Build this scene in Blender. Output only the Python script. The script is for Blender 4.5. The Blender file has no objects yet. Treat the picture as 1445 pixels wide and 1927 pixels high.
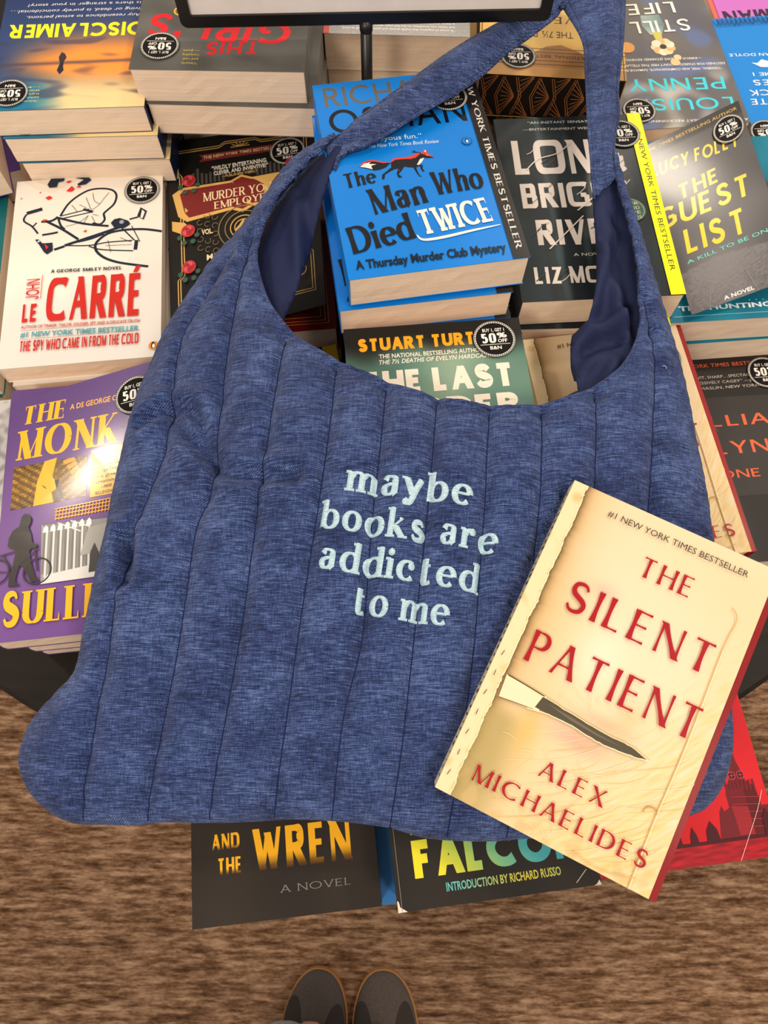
import bpy, math, random, hashlib
from math import sin, cos, pi, radians as R
from mathutils import Vector, Matrix, noise
from mathutils.geometry import delaunay_2d_cdt, interpolate_bezier
from mathutils.bvhtree import BVHTree
from mathutils.kdtree import KDTree
random.seed(7)
SC = bpy.context.scene
COL = SC.collection

# ------------------------------------------------------------------ camera
TH, ROLL = R(68.6), R(0.95)
fw = Vector((0, cos(TH), -sin(TH))); up0 = Vector((0, sin(TH), cos(TH))); r0 = Vector((1, 0, 0))
rx = r0*cos(ROLL) + up0*sin(ROLL); uy = up0*cos(ROLL) - r0*sin(ROLL)
cam_data = bpy.data.cameras.new('camera')
cam_data.sensor_fit = 'VERTICAL'; cam_data.sensor_height = 36; cam_data.sensor_width = 27
cam_data.lens = 1372/1927*36
cam_data.clip_start = 0.02
cam_data.dof.use_dof = True; cam_data.dof.focus_distance = .52; cam_data.dof.aperture_fstop = 20
cam = bpy.data.objects.new('camera', cam_data); COL.objects.link(cam)
m = Matrix((rx, uy, -fw)).transposed().to_4x4(); m.translation = (0, 0, 1.40); cam.matrix_world = m
SC.camera = cam

# ------------------------------------------------------------------ light and exposure
SC.view_settings.view_transform = 'Standard'; SC.view_settings.look = 'None'
SC.view_settings.gamma = 1; SC.view_settings.use_curve_mapping = False
SC.view_settings.exposure = 0.0
SC.cycles.use_denoising = True
W = bpy.data.worlds.new('shop_light'); SC.world = W; W.use_nodes = True
W.node_tree.nodes['Background'].inputs[0].default_value = (1.0, 0.90, 0.80, 1)
W.node_tree.nodes['Background'].inputs[1].default_value = 0.55
def ceiling_lamp(x, y, z, power, sx, sy, col=(1, .87, .72), tgt=(0, .3, .9)):
    d = bpy.data.lights.new('ceiling_lamp', 'AREA'); d.shape = 'RECTANGLE'; d.size = sx; d.size_y = sy
    d.energy = power; d.color = col
    o = bpy.data.objects.new('ceiling_lamp', d); COL.objects.link(o); o.location = (x, y, z)
    o.rotation_euler = (Vector(tgt)-Vector((x, y, z))).to_track_quat('-Z', 'Y').to_euler()
ceiling_lamp(-1.51, 1.00, 3.0, 10, .12, .12)
ceiling_lamp(1.25, .95, 3.0, 19, .22, .22)
ceiling_lamp(0.98, 2.79, 3.0, 14, .3, .3)
ceiling_lamp(-.05, 3.36, 3.0, 20, .75, .3)
ceiling_lamp(-.9, -1.3, 2.6, 26, .5, .5)
ceiling_lamp(.9, -.7, 3.0, 14, .4, .4)

# ------------------------------------------------------------------ helpers
def lin(c):
    if isinstance(c, str):
        c = tuple(int(c[i:i+2], 16) for i in (0, 2, 4))
    f = lambda v: v/12.92 if v <= .04045 else ((v+.055)/1.055)**2.4
    return tuple(f(max(0, min(255, v))/255) for v in c)
def mix(a, b, t):
    t = max(0, min(1, t)); return tuple(x+(y-x)*t for x, y in zip(a, b))
def sm(a, b, x):
    t = max(0, min(1, (x-a)/(b-a))); return t*t*(3-2*t)
def nz(x, y, s=1, z=0): return noise.noise(Vector((x*s, y*s, z)))
def mat(name, col=None, rough=.5, metal=0, attr=False, coat=0, spec=.5):
    M_ = bpy.data.materials.new(name); M_.use_nodes = True
    b = M_.node_tree.nodes['Principled BSDF']
    b.inputs['Roughness'].default_value = rough; b.inputs['Metallic'].default_value = metal
    b.inputs['Coat Weight'].default_value = coat; b.inputs['Coat Roughness'].default_value = .12
    b.inputs['Specular IOR Level'].default_value = spec
    if col is not None: b.inputs['Base Color'].default_value = (*lin(col), 1)
    if attr:
        a = M_.node_tree.nodes.new('ShaderNodeAttribute'); a.attribute_name = 'Col'
        M_.node_tree.links.new(a.outputs['Color'], b.inputs['Base Color'])
    return M_
def N(M_, t, **kw):
    n = M_.node_tree.nodes.new(t)
    for k, v in kw.items(): setattr(n, k, v)
    return n
def LK(M_, a, b): M_.node_tree.links.new(a, b)
def ramp(M_, stops):
    n = N(M_, 'ShaderNodeValToRGB'); e = n.color_ramp.elements
    while len(e) < len(stops): e.new(.5)
    for i, (p, c) in enumerate(stops): e[i].position = p; e[i].color = (*lin(c), 1)
    return n
def coords(M_, scale=(1, 1, 1), rot=(0, 0, 0), kind='Object'):
    t = N(M_, 'ShaderNodeTexCoord'); p = N(M_, 'ShaderNodeMapping')
    p.inputs['Scale'].default_value = scale; p.inputs['Rotation'].default_value = rot
    LK(M_, t.outputs[kind], p.inputs['Vector']); return p.outputs['Vector']
def noise_tex(M_, vec, scale, detail=4, rough=.6):
    n = N(M_, 'ShaderNodeTexNoise'); n.inputs['Scale'].default_value = scale
    n.inputs['Detail'].default_value = detail; n.inputs['Roughness'].default_value = rough
    LK(M_, vec, n.inputs['Vector']); return n.outputs['Fac']
def math_(M_, op, a, b):
    n = N(M_, 'ShaderNodeMath', operation=op)
    for i, v in enumerate((a, b)):
        if hasattr(v, 'is_linked'): LK(M_, v, n.inputs[i])
        else: n.inputs[i].default_value = v
    return n.outputs[0]
def bump(M_, h, strength, dist):
    b = N(M_, 'ShaderNodeBump'); b.inputs['Strength'].default_value = strength; b.inputs['Distance'].default_value = dist
    LK(M_, h, b.inputs['Height']); LK(M_, b.outputs[0], M_.node_tree.nodes['Principled BSDF'].inputs['Normal'])
BASE = lambda M_: M_.node_tree.nodes['Principled BSDF'].inputs['Base Color']

PRINT = mat('printed_card', attr=True, rough=.45, coat=.04, spec=.2)
GLOSS = mat('glossy_card', attr=True, rough=.3, coat=.35, spec=.2)
SATIN = mat('satin_card', attr=True, rough=.45, spec=.22)
MATTE = mat('matte_print', attr=True, rough=.6, spec=.15)
FOIL = mat('foil_print', attr=True, rough=.28, metal=.75)
STICK = mat('sticker_vinyl', attr=True, rough=.6, spec=.12)
# page paper: fine leaf lines along the thickness
PAGES = mat('page_paper', rough=.85, spec=.2)
v = coords(PAGES, (14, 14, 1500)); f = noise_tex(PAGES, v, 1.0, 3)
v2 = coords(PAGES, (9, 9, 330)); f2 = noise_tex(PAGES, v2, 1.0, 2)
rp = ramp(PAGES, [(.2, 'd9bda2'), (.5, 'efd6bd'), (.8, 'f6e2cc')])
LK(PAGES, math_(PAGES, 'ADD', math_(PAGES, 'MULTIPLY', f, .55), math_(PAGES, 'MULTIPLY', f2, .45)), rp.inputs[0]); LK(PAGES, rp.outputs[0], BASE(PAGES))
bump(PAGES, f, .25, .0006)
# heathered denim-blue canvas
FAB = mat('blue_heather_fabric', rough=.9, spec=.15)
rz = R(-8)
w1 = noise_tex(FAB, coords(FAB, (110, 1500, 60), (0, 0, rz)), 1, 3, .65)
w2 = noise_tex(FAB, coords(FAB, (1100, 170, 60), (0, 0, rz)), 1, 3, .6)
w3 = noise_tex(FAB, coords(FAB, (28, 42, 20), (0, 0, rz)), 1, 3, .6)
w4 = noise_tex(FAB, coords(FAB, (1900, 1900, 200), (0, 0, rz)), 1, 1, .5)
tw = N(FAB, 'ShaderNodeTexWave'); tw.inputs['Scale'].default_value = 300; tw.inputs['Distortion'].default_value = 1.6; tw.inputs['Detail'].default_value = 1; tw.inputs['Detail Scale'].default_value = 2
LK(FAB, coords(FAB, (1, 1, 0), (0, 0, R(48))), tw.inputs['Vector']); tw = tw.outputs['Fac']
s = math_(FAB, 'ADD', math_(FAB, 'MULTIPLY', w1, .44), math_(FAB, 'MULTIPLY', w2, .18))
s = math_(FAB, 'ADD', s, math_(FAB, 'MULTIPLY', w3, .18)); s = math_(FAB, 'ADD', s, math_(FAB, 'MULTIPLY', w4, .12)); s = math_(FAB, 'ADD', s, math_(FAB, 'MULTIPLY', tw, .08))
rp = ramp(FAB, [(.39, '131a36'), (.46, '27345f'), (.525, '384a7c'), (.60, '667bae')])
LK(FAB, s, rp.inputs[0]); LK(FAB, rp.outputs[0], BASE(FAB)); bump(FAB, math_(FAB, 'ADD', math_(FAB, 'ADD', w4, w1), tw), .6, .0006)
FAB.node_tree.nodes['Principled BSDF'].inputs['Sheen Weight'].default_value = .1
LIN = mat('navy_lining_fabric', '1f274a', rough=.75, spec=.25)
bump(LIN, noise_tex(LIN, coords(LIN), 60, 3), .25, .004)
THR = mat('pale_blue_thread', 'cfe4e8', rough=.6)
tv = noise_tex(THR, coords(THR, (250, 2600, 1), (0, 0, R(-10))), 1, 2)
rp = ramp(THR, [(.3, '86aabc'), (.5, 'b4d4e0'), (.7, 'd6ebf2')]); LK(THR, tv, rp.inputs[0]); LK(THR, rp.outputs[0], BASE(THR)); bump(THR, tv, .6, .0008)
SEAM = mat('navy_seam_thread', '1b2443', rough=.9, spec=.1)
CARPET = mat('brown_carpet', rough=.95, spec=.1)
c1 = noise_tex(CARPET, coords(CARPET, (10, 75, 1), (0, 0, R(-10))), 1, 5, .7)
c2 = noise_tex(CARPET, coords(CARPET, (30, 140, 1), (0, 0, R(-10))), 1, 3, .6)
c3 = noise_tex(CARPET, coords(CARPET, (130, 260, 1)), 1, 3, .6)
s = math_(CARPET, 'ADD', math_(CARPET, 'MULTIPLY', c1, .45), math_(CARPET, 'ADD', math_(CARPET, 'MULTIPLY', c2, .40), math_(CARPET, 'MULTIPLY', c3, .15)))
rp = ramp(CARPET, [(.39, '4a3222'), (.47, '73543d'), (.53, '94735a'), (.61, 'b89576')])
LK(CARPET, s, rp.inputs[0]); LK(CARPET, rp.outputs[0], BASE(CARPET)); bump(CARPET, s, .8, .006)
BLACKWOOD = mat('black_table_laminate', '1d1814', rough=.5, spec=.2)
rp = ramp(BLACKWOOD, [(.3, '15110e'), (.7, '241d18')]); LK(BLACKWOOD, noise_tex(BLACKWOOD, coords(BLACKWOOD, (4, 60, 4)), 1, 3), rp.inputs[0]); LK(BLACKWOOD, rp.outputs[0], BASE(BLACKWOOD))
BLACKMETAL = mat('black_metal', '0c0c0e', rough=.35)
bump(BLACKMETAL, noise_tex(BLACKMETAL, coords(BLACKMETAL), 400, 2), .05, .0005)
PAPER = mat('sign_paper', 'eadfd8', rough=.6)
rp = ramp(PAPER, [(.3, 'e6dad3'), (.7, 'efe6e0')]); LK(PAPER, noise_tex(PAPER, coords(PAPER), 30, 3), rp.inputs[0]); LK(PAPER, rp.outputs[0], BASE(PAPER))
SHOE = mat('grey_shoe_canvas', '4d4440', rough=.9)
rp = ramp(SHOE, [(.3, '4a413d'), (.7, '5e544e')]); LK(SHOE, noise_tex(SHOE, coords(SHOE), 500, 2), rp.inputs[0])
xyz = N(SHOE, 'ShaderNodeSeparateXYZ'); LK(SHOE, coords(SHOE), xyz.inputs[0])
ax = math_(SHOE, 'ABSOLUTE', xyz.outputs[0], 0.0); e1 = math_(SHOE, 'DIVIDE', math_(SHOE, 'SUBTRACT', ax, .034), .020); e2 = math_(SHOE, 'DIVIDE', math_(SHOE, 'ADD', xyz.outputs[1], .115), .075)
ins_ = math_(SHOE, 'LESS_THAN', math_(SHOE, 'ADD', math_(SHOE, 'MULTIPLY', e1, e1), math_(SHOE, 'MULTIPLY', e2, e2)), 1.0)
mx = N(SHOE, 'ShaderNodeMix', data_type='RGBA'); LK(SHOE, ins_, mx.inputs[0]); LK(SHOE, rp.outputs[0], mx.inputs[6]); mx.inputs[7].default_value = (*lin('352d29'), 1); LK(SHOE, mx.outputs[2], BASE(SHOE))
SHOE2 = mat('dark_shoe_suede', '37302c', rough=.95)
bump(SHOE2, noise_tex(SHOE2, coords(SHOE2), 300, 2), .2, .001)
GUM = mat('tan_gum_sole', 'b98348', rough=.7)
bump(GUM, noise_tex(GUM, coords(GUM), 300, 2), .1, .001)
DENIM = mat('light_denim', '8796a8', rough=.9)
rp = ramp(DENIM, [(.3, '8d97a3'), (.7, 'b4bac1')]); LK(DENIM, noise_tex(DENIM, coords(DENIM, (600, 600, 80)), 1, 3), rp.inputs[0]); LK(DENIM, rp.outputs[0], BASE(DENIM))
SKIN = mat('skin', 'c98d70', rough=.55)
bump(SKIN, noise_tex(SKIN, coords(SKIN), 200, 2), .1, .001)

class MB:
    def __init__(s): s.v = []; s.f = []; s.fm = []; s.c = []; s.mats = []
    def mi(s, m_):
        if m_ not in s.mats: s.mats.append(m_)
        return s.mats.index(m_)
    def add(s, vs, fs, m_, c=(1, 1, 1)):
        b = len(s.v); s.v += [tuple(p) for p in vs]; s.f += [tuple(i+b for i in f) for f in fs]
        s.fm += [s.mi(m_)]*len(fs); s.c += ([c]*len(vs) if not isinstance(c, list) else c)
    def box(s, x0, x1, y0, y1, z0, z1, m_, c=(1, 1, 1)):
        s.add([(x, y, z) for z in (z0, z1) for y in (y0, y1) for x in (x0, x1)],
              [(0, 2, 3, 1), (4, 5, 7, 6), (0, 1, 5, 4), (1, 3, 7, 5), (3, 2, 6, 7), (2, 0, 4, 6)], m_, c)
    def prism(s, poly, z0, z1, m_, c=(1, 1, 1), top=None):
        n = len(poly); t = top or poly
        s.add([(x, y, z0) for x, y in poly]+[(x, y, z1) for x, y in t],
              [tuple(range(n))[::-1], tuple(range(n, 2*n))]+[(i, (i+1) % n, (i+1) % n+n, i+n) for i in range(n)], m_, c)
    def lathe(s, prof, m_, c=(1, 1, 1), n=48, ctr=(0, 0)):
        vs = [(ctr[0]+r_*cos(2*pi*i/n), ctr[1]+r_*sin(2*pi*i/n), z) for r_, z in prof for i in range(n)]
        fs = [(k*n+i, k*n+(i+1) % n, (k+1)*n+(i+1) % n, (k+1)*n+i) for k in range(len(prof)-1) for i in range(n)]
        s.add(vs, fs, m_, c)
    def tube(s, pts, rad, m_, c=(1, 1, 1), n=8):
        P = [Vector(p) for p in pts]; vs = []
        for i, p in enumerate(P):
            t = (P[min(i+1, len(P)-1)]-P[max(i-1, 0)]).normalized()
            a = t.cross(Vector((0, 0, 1)));
            if a.length < .01: a = t.cross(Vector((0, 1, 0)))
            a.normalize(); b = t.cross(a)
            rr = rad[i] if isinstance(rad, list) else rad
            vs += [p+(a*cos(2*pi*k/n)+b*sin(2*pi*k/n))*rr for k in range(n)]
        fs = [(i*n+k, i*n+(k+1) % n, (i+1)*n+(k+1) % n, (i+1)*n+k) for i in range(len(P)-1) for k in range(n)]
        fs += [tuple(range(n))[::-1], tuple(range((len(P)-1)*n, len(P)*n))]
        s.add(vs, fs, m_, c)
    def build(s, name, parent=None, smooth=False):
        me = bpy.data.meshes.new(name); me.from_pydata(s.v, [], s.f)
        for m_ in s.mats: me.materials.append(m_)
        me.polygons.foreach_set('material_index', s.fm)
        a = me.color_attributes.new('Col', 'FLOAT_COLOR', 'POINT')
        a.data.foreach_set('color', [x for c in s.c for x in (*c, 1.0)])
        if smooth: me.polygons.foreach_set('use_smooth', [True]*len(s.f))
        me.update()
        o = bpy.data.objects.new(name, me); COL.objects.link(o)
        if parent: o.parent = parent
        return o
def thing(name, loc=(0, 0, 0), rz=0):
    o = bpy.data.objects.new(name, None); COL.objects.link(o); o.location = loc; o.rotation_euler = (0, 0, rz)
    o.empty_display_size = .03; return o
def tag(o, label, cat, group=None):
    o['label'] = label; o['category'] = cat
    if group: o['group'] = group
    return o

# ------------------------------------------------------------------ lettering
GL = {}
def G(ch, w, spec): GL[ch] = (w, [s_.strip() for s_ in spec.split(';')])
G('A', 74, '0,0 37,100;37,100 74,0;14,33 60,33'); G('B', 54, '0,0 0,100;0,100 26,100;e26,76,24,24,90,-90;0,52 26,52;e27,26,27,26,90,-90;0,0 27,0')
G('C', 84, 'e50,50,50,50,48,312'); G('D', 72, '0,0 0,100;0,100 24,100;e24,50,48,50,90,-90;0,0 24,0')
G('E', 48, '0,0 0,100;0,100 48,100;0,52 42,52;0,0 48,0'); G('F', 46, '0,0 0,100;0,100 46,100;0,50 40,50')
G('G', 88, 'e50,50,50,50,48,325;86,12 86,46;56,46 86,46'); G('H', 68, '0,0 0,100;68,0 68,100;0,52 68,52'); G('I', 0, '0,0 0,100')
G('J', 40, '40,100 40,26;e20,26,20,26,0,-180'); G('K', 62, '0,0 0,100;t2,42 56,100;18,56 62,0'); G('L', 44, '0,0 0,100;0,0 44,0')
G('M', 86, 't0,0 0,100;0,100 43,0;t43,0 86,100;86,0 86,100'); G('N', 70, 't0,0 0,100;0,100 70,0;t70,0 70,100'); G('O', 94, 'e47,50,47,50,0,360')
G('P', 52, '0,0 0,100;0,100 26,100;e26,74,26,26,90,-90;0,48 26,48'); G('Q', 94, 'e47,50,47,50,0,360;52,24 88,-8')
G('R', 60, '0,0 0,100;0,100 26,100;e26,75,25,25,90,-90;0,50 26,50;26,50 60,0')
G('S', 54, 's51,82 42,96 27,100 10,94 4,78 10,62 27,52 46,41 54,26 46,7 27,0 10,4 0,19'); G('T', 64, '32,0 32,100;0,100 64,100')
G('U', 66, '0,100 0,33;e33,33,33,33,180,360;66,33 66,100'); G('V', 70, '0,100 35,0;35,0 70,100'); G('W', 104, '0,100 27,0;27,0 52,96;52,96 77,0;77,0 104,100')
G('X', 66, '0,100 66,0;0,0 66,100'); G('Y', 66, '0,100 33,46;33,46 66,100;33,0 33,46'); G('Z', 60, '0,100 60,100;!0,0 60,100;0,0 60,0')
G('0', 50, 'e25,50,25,50,0,360'); G('1', 14, '14,0 14,100;0,84 14,100'); G('5', 48, '8,100 46,100;8,56 8,100;c8,54 24,63 40,57 48,34 40,8 22,0 0,12'); G('7', 50, '0,100 50,100;!16,0 50,100')
G('%', 84, 'e18,76,18,24,0,360;e66,24,18,24,0,360;t14,0 68,100'); G("'", 2, '1,72 1,100'); G('É', 48, '0,0 0,100;0,100 48,100;0,52 42,52;0,0 48,0;18,112 34,130')
# lower case, x height 66
G('a', 46, 'c4,50 12,64 26,66 38,60 40,44;!40,46 40,8 46,1;c40,40 22,37 6,28 4,14 14,1 30,5 40,18'); G('b', 52, '!2,2 2,100;e26,33,26,33,155,-155')
G('c', 48, 'e28,33,28,33,48,318;d44,50'); G('d', 54, 'e28,33,28,33,25,335;!52,0 52,100'); G('e', 52, 'e27,33,27,33,0,316;t2,36 52,36')
G('i', 4, '!2,0 2,66;d2,90'); G('k', 54, '!2,0 2,100;t4,26 44,66;!18,38 52,0'); G('m', 88, '!2,0 2,66;c4,46 16,62 30,66 42,58 44,44;!44,0 44,46;c46,46 58,62 72,66 84,58 86,44;!86,0 86,46')
G('n', 46, '!2,0 2,66;c4,46 16,62 30,66 42,58 44,44;!44,0 44,46'); G('h', 46, '!2,0 2,100;c4,46 16,62 30,66 42,58 44,44;!44,0 44,46'); G('o', 54, 'e27,33,27,33,0,360')
G('r', 38, '!4,0 4,66;c5,42 16,60 30,66 36,62;d34,58'); G('s', 42, 's38,53 30,64 20,66 8,62 4,50 10,40 22,34 36,27 40,16 34,4 20,0 8,3 1,15')
G('t', 34, 'c12,90 12,40 13,12 20,1 36,8;t0,66 32,66'); G('y', 52, '!0,66 27,4;c52,66 36,26 22,-14 12,-27 2,-24;d4,-20'); G('w', 78, '!0,66 20,0;t20,0 39,60;!39,60 58,0;t58,0 78,66')
G('l', 4, '!2,0 2,100'); G('u', 46, '!2,66 2,24;c2,24 6,4 20,0 36,8 44,24;!44,0 44,66'); G('J_', 40, '0,0 0,0')
def style(thick, thin=None, serif=0, st=None, slant=0, sp=16, flare=0, jit=0, sq=1.0):
    return dict(thick=thick, thin=thin if thin is not None else thick, serif=serif, st=st or 6, slant=slant, sp=sp, flare=flare, jit=jit, sq=sq)
ST = dict(sans=style(15, 13), bold=style(24, 20, sp=12), black=style(32, 25, sp=9), cond=style(30, 15, sp=14, sq=.6), block=style(27, 17, sp=15, jit=1.2, sq=.42), light=style(8, 7, sp=24),
          roman=style(16, 6.5, flare=.55, sp=27), didone=style(30, 5, serif=9, st=5, sp=14), serif=style(17, 7, serif=8, st=5, sp=14), type=style(9, 8, serif=6, st=6, sp=20),
          brush=style(22, 16, slant=.12, jit=5, sp=20), rough=style(22, 14, jit=1.5, sp=16), script=style(24, 8, slant=.1, sp=6, jit=2, flare=.3), stitch=style(23, 9, serif=7, st=9, sp=12), west=style(26, 11, serif=8, st=12, sp=10))
def catmull(P, k=6):
    P = [Vector((*p, 0)) for p in P]; out = []
    for i in range(len(P)-1):
        a, b, c, d = P[max(i-1, 0)], P[i], P[i+1], P[min(i+2, len(P)-1)]
        for j in range(k):
            t = j/k; out.append(.5*((2*b)+(c-a)*t+(2*a-5*b+4*c-d)*t*t+(3*b-a-3*c+d)*t**3))
    out.append(P[-1]); return [(p.x, p.y) for p in out]
def strips(text, S, xh=100, seed=0):
    """list of (left points, right points) in glyph units, and the advance"""
    out = []; x = 0; GLY = GL; rnd = random.Random(seed); tk, tn = S['thick'], S['thin']
    for ch in text:
        if ch == ' ': x += 34+S['sp']*.5; continue
        w, strokes = GL[ch]; ox = x+tk/2; low = ch.islower()
        jx, jy = (rnd.uniform(-1, 1)*S['jit'], rnd.uniform(-1, 1)*S['jit'])
        Y = lambda y: tn/2+y*(1-tn/100)
        def put(pts, wd, horiz=None):
            L, Rr = [], []
            for i, p in enumerate(pts):
                q0, q1 = pts[max(i-1, 0)], pts[min(i+1, len(pts)-1)]
                dx, dy = q1[0]-q0[0], q1[1]-q0[1]; l = math.hypot(dx, dy) or 1; dx /= l; dy /= l
                h = wd[i]/2
                if horiz == 'h': nx, ny = -(h/max(.3, abs(dy)))*(1 if dy > 0 else -1), 0
                elif horiz == 'v': nx, ny = 0, h/max(.3, abs(dx))*(1 if dx > 0 else -1)
                else: nx, ny = -dy*h, dx*h
                for sgn, dst in ((1, L), (-1, Rr)):
                    X_, Y_ = p[0]+nx*sgn, p[1]+ny*sgn
                    dst.append((ox+jx+X_+S['slant']*Y_, jy+Y_))
            out.append((L, Rr))
        for s_ in strokes:
            fl = ''
            if s_[0] in '!t': fl = s_[0]; s_ = s_[1:]
            if s_[0] == 'd':
                a, b = map(float, s_[1:].split(',')); b = Y(b); r_ = tk*.55
                put([(a, b+r_*cos(pi*i/8)) for i in range(9)], [2*r_*sin(pi*i/8)+.01 for i in range(9)]); continue
            if s_[0] == 'e':
                cx, cy, ra, rb, a0, a1 = map(float, s_[1:].split(',')); n = max(8, int(abs(a1-a0)/(12 if S['sq'] == 1 else 6)))
                pw = lambda q: math.copysign(abs(q)**S['sq'], q)
                P_ = [(cx+ra*pw(cos(R(a0+(a1-a0)*i/n))), Y(cy+rb*pw(sin(R(a0+(a1-a0)*i/n))))) for i in range(n+1)]
                wd = [tn+(tk*1.06-tn)*abs(cos(R(a0+(a1-a0)*i/n)))**1.3 for i in range(n+1)]
                put(P_, wd)
            elif s_[0] in 'cs':
                P_ = catmull([tuple(map(float, q.split(','))) for q in s_[1:].split()]); P_ = [(a, Y(b)) for a, b in P_]; n = len(P_)-1; wd = []
                for i in range(n+1):
                    q0, q1 = P_[max(i-1, 0)], P_[min(i+1, n)]; l = math.hypot(q1[0]-q0[0], q1[1]-q0[1]) or 1
                    dy = abs(q1[1]-q0[1])/l
                    wd.append(tn+(tk-tn)*(sin(pi*i/n)**1.2*.95+.15 if s_[0] == 's' else dy**1.4))
                put(P_, wd)
            else:
                P_ = [tuple(map(float, q.split(','))) for q in s_.split()]
                dx, dy = P_[-1][0]-P_[0][0], P_[-1][1]-P_[0][1]
                vert = abs(dy) > .4*abs(dx)
                if fl == '!': wq = tk
                elif fl == 't': wq = tn if abs(dx) > 1 else tn+(tk-tn)*.25
                elif not vert: wq = tn
                elif abs(dx) < 1: wq = tk
                else: wq = tk if dx*dy < 0 else tn+(tk-tn)*.2
                Q = []
                for a, b in P_:
                    yb = Y(b)
                    if vert and b == 0: yb = 0
                    if vert and b == 100: yb = 100
                    Q.append((a, yb))
                if len(Q) == 2 and (S['flare'] or low):
                    k = 6; Q = [(Q[0][0]+(Q[1][0]-Q[0][0])*i/k, Q[0][1]+(Q[1][1]-Q[0][1])*i/k) for i in range(k+1)]
                wd = [wq*(1+S['flare']*(abs(2*i/(len(Q)-1)-1)**2-.35)) for i in range(len(Q))]
                put(Q, wd, 'h' if vert and len(P_) == 2 else ('v' if not vert else None))
                if S['serif'] and vert and len(P_) == 2:
                    for (a, b), (c, d) in ((P_[0], P_[1]), (P_[1], P_[0])):
                        if b in (0, 100, 66) and not (ch == 'd' and b == 100 and 0):
                            h = wq/2+S['serif']; yb = {0: S['st']/2, 100: 100-S['st']/2}.get(b, Y(66))
                            l_, r_ = a-h, a+h
                            if low and b in (66, 100): r_ = a
                            if ch in 'MAN' and b == 0 and a not in (0, w): continue
                            put([(l_, yb), (r_, yb)], [S['st']]*2)
                elif S['serif'] and not vert and ch in 'EFLTZ' and S['thick'] > 20:
                    for e_ in (P_[0], P_[1]):
                        if e_[0] != 0 or ch == 'T':
                            s2 = -1 if e_[1] > 30 else 1
                            put([(e_[0], Y(e_[1])-s2*tn/2), (e_[0], Y(e_[1])+s2*20)], [7, 2])
        x += w+tk+S['sp']
    return out, x-S['sp']
def text_shape(text, S, length, h, seed=0):
    st, adv = strips(text, S, seed=seed); kx, ky = length/adv, h/100
    return [([(a*kx, b*ky) for a, b in L], [(a*kx, b*ky) for a, b in Q]) for L, Q in st]
def plain_tris(text, length, h, bold=0, italic=0):
    cu = bpy.data.curves.new('t', 'FONT'); cu.body = text; cu.size = 1; cu.resolution_u = 2; cu.offset = bold; cu.shear = italic
    o = bpy.data.objects.new('t', cu); me = o.to_mesh()
    vs = [v_.co.copy() for v_ in me.vertices]; fs = [tuple(p.vertices) for p in me.polygons]
    o.to_mesh_clear(); bpy.data.objects.remove(o); bpy.data.curves.remove(cu)
    x0 = min(v_.x for v_ in vs); x1 = max(v_.x for v_ in vs)
    return [((v_.x-x0)*length/(x1-x0), v_.y*h/.729) for v_ in vs], fs

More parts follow.
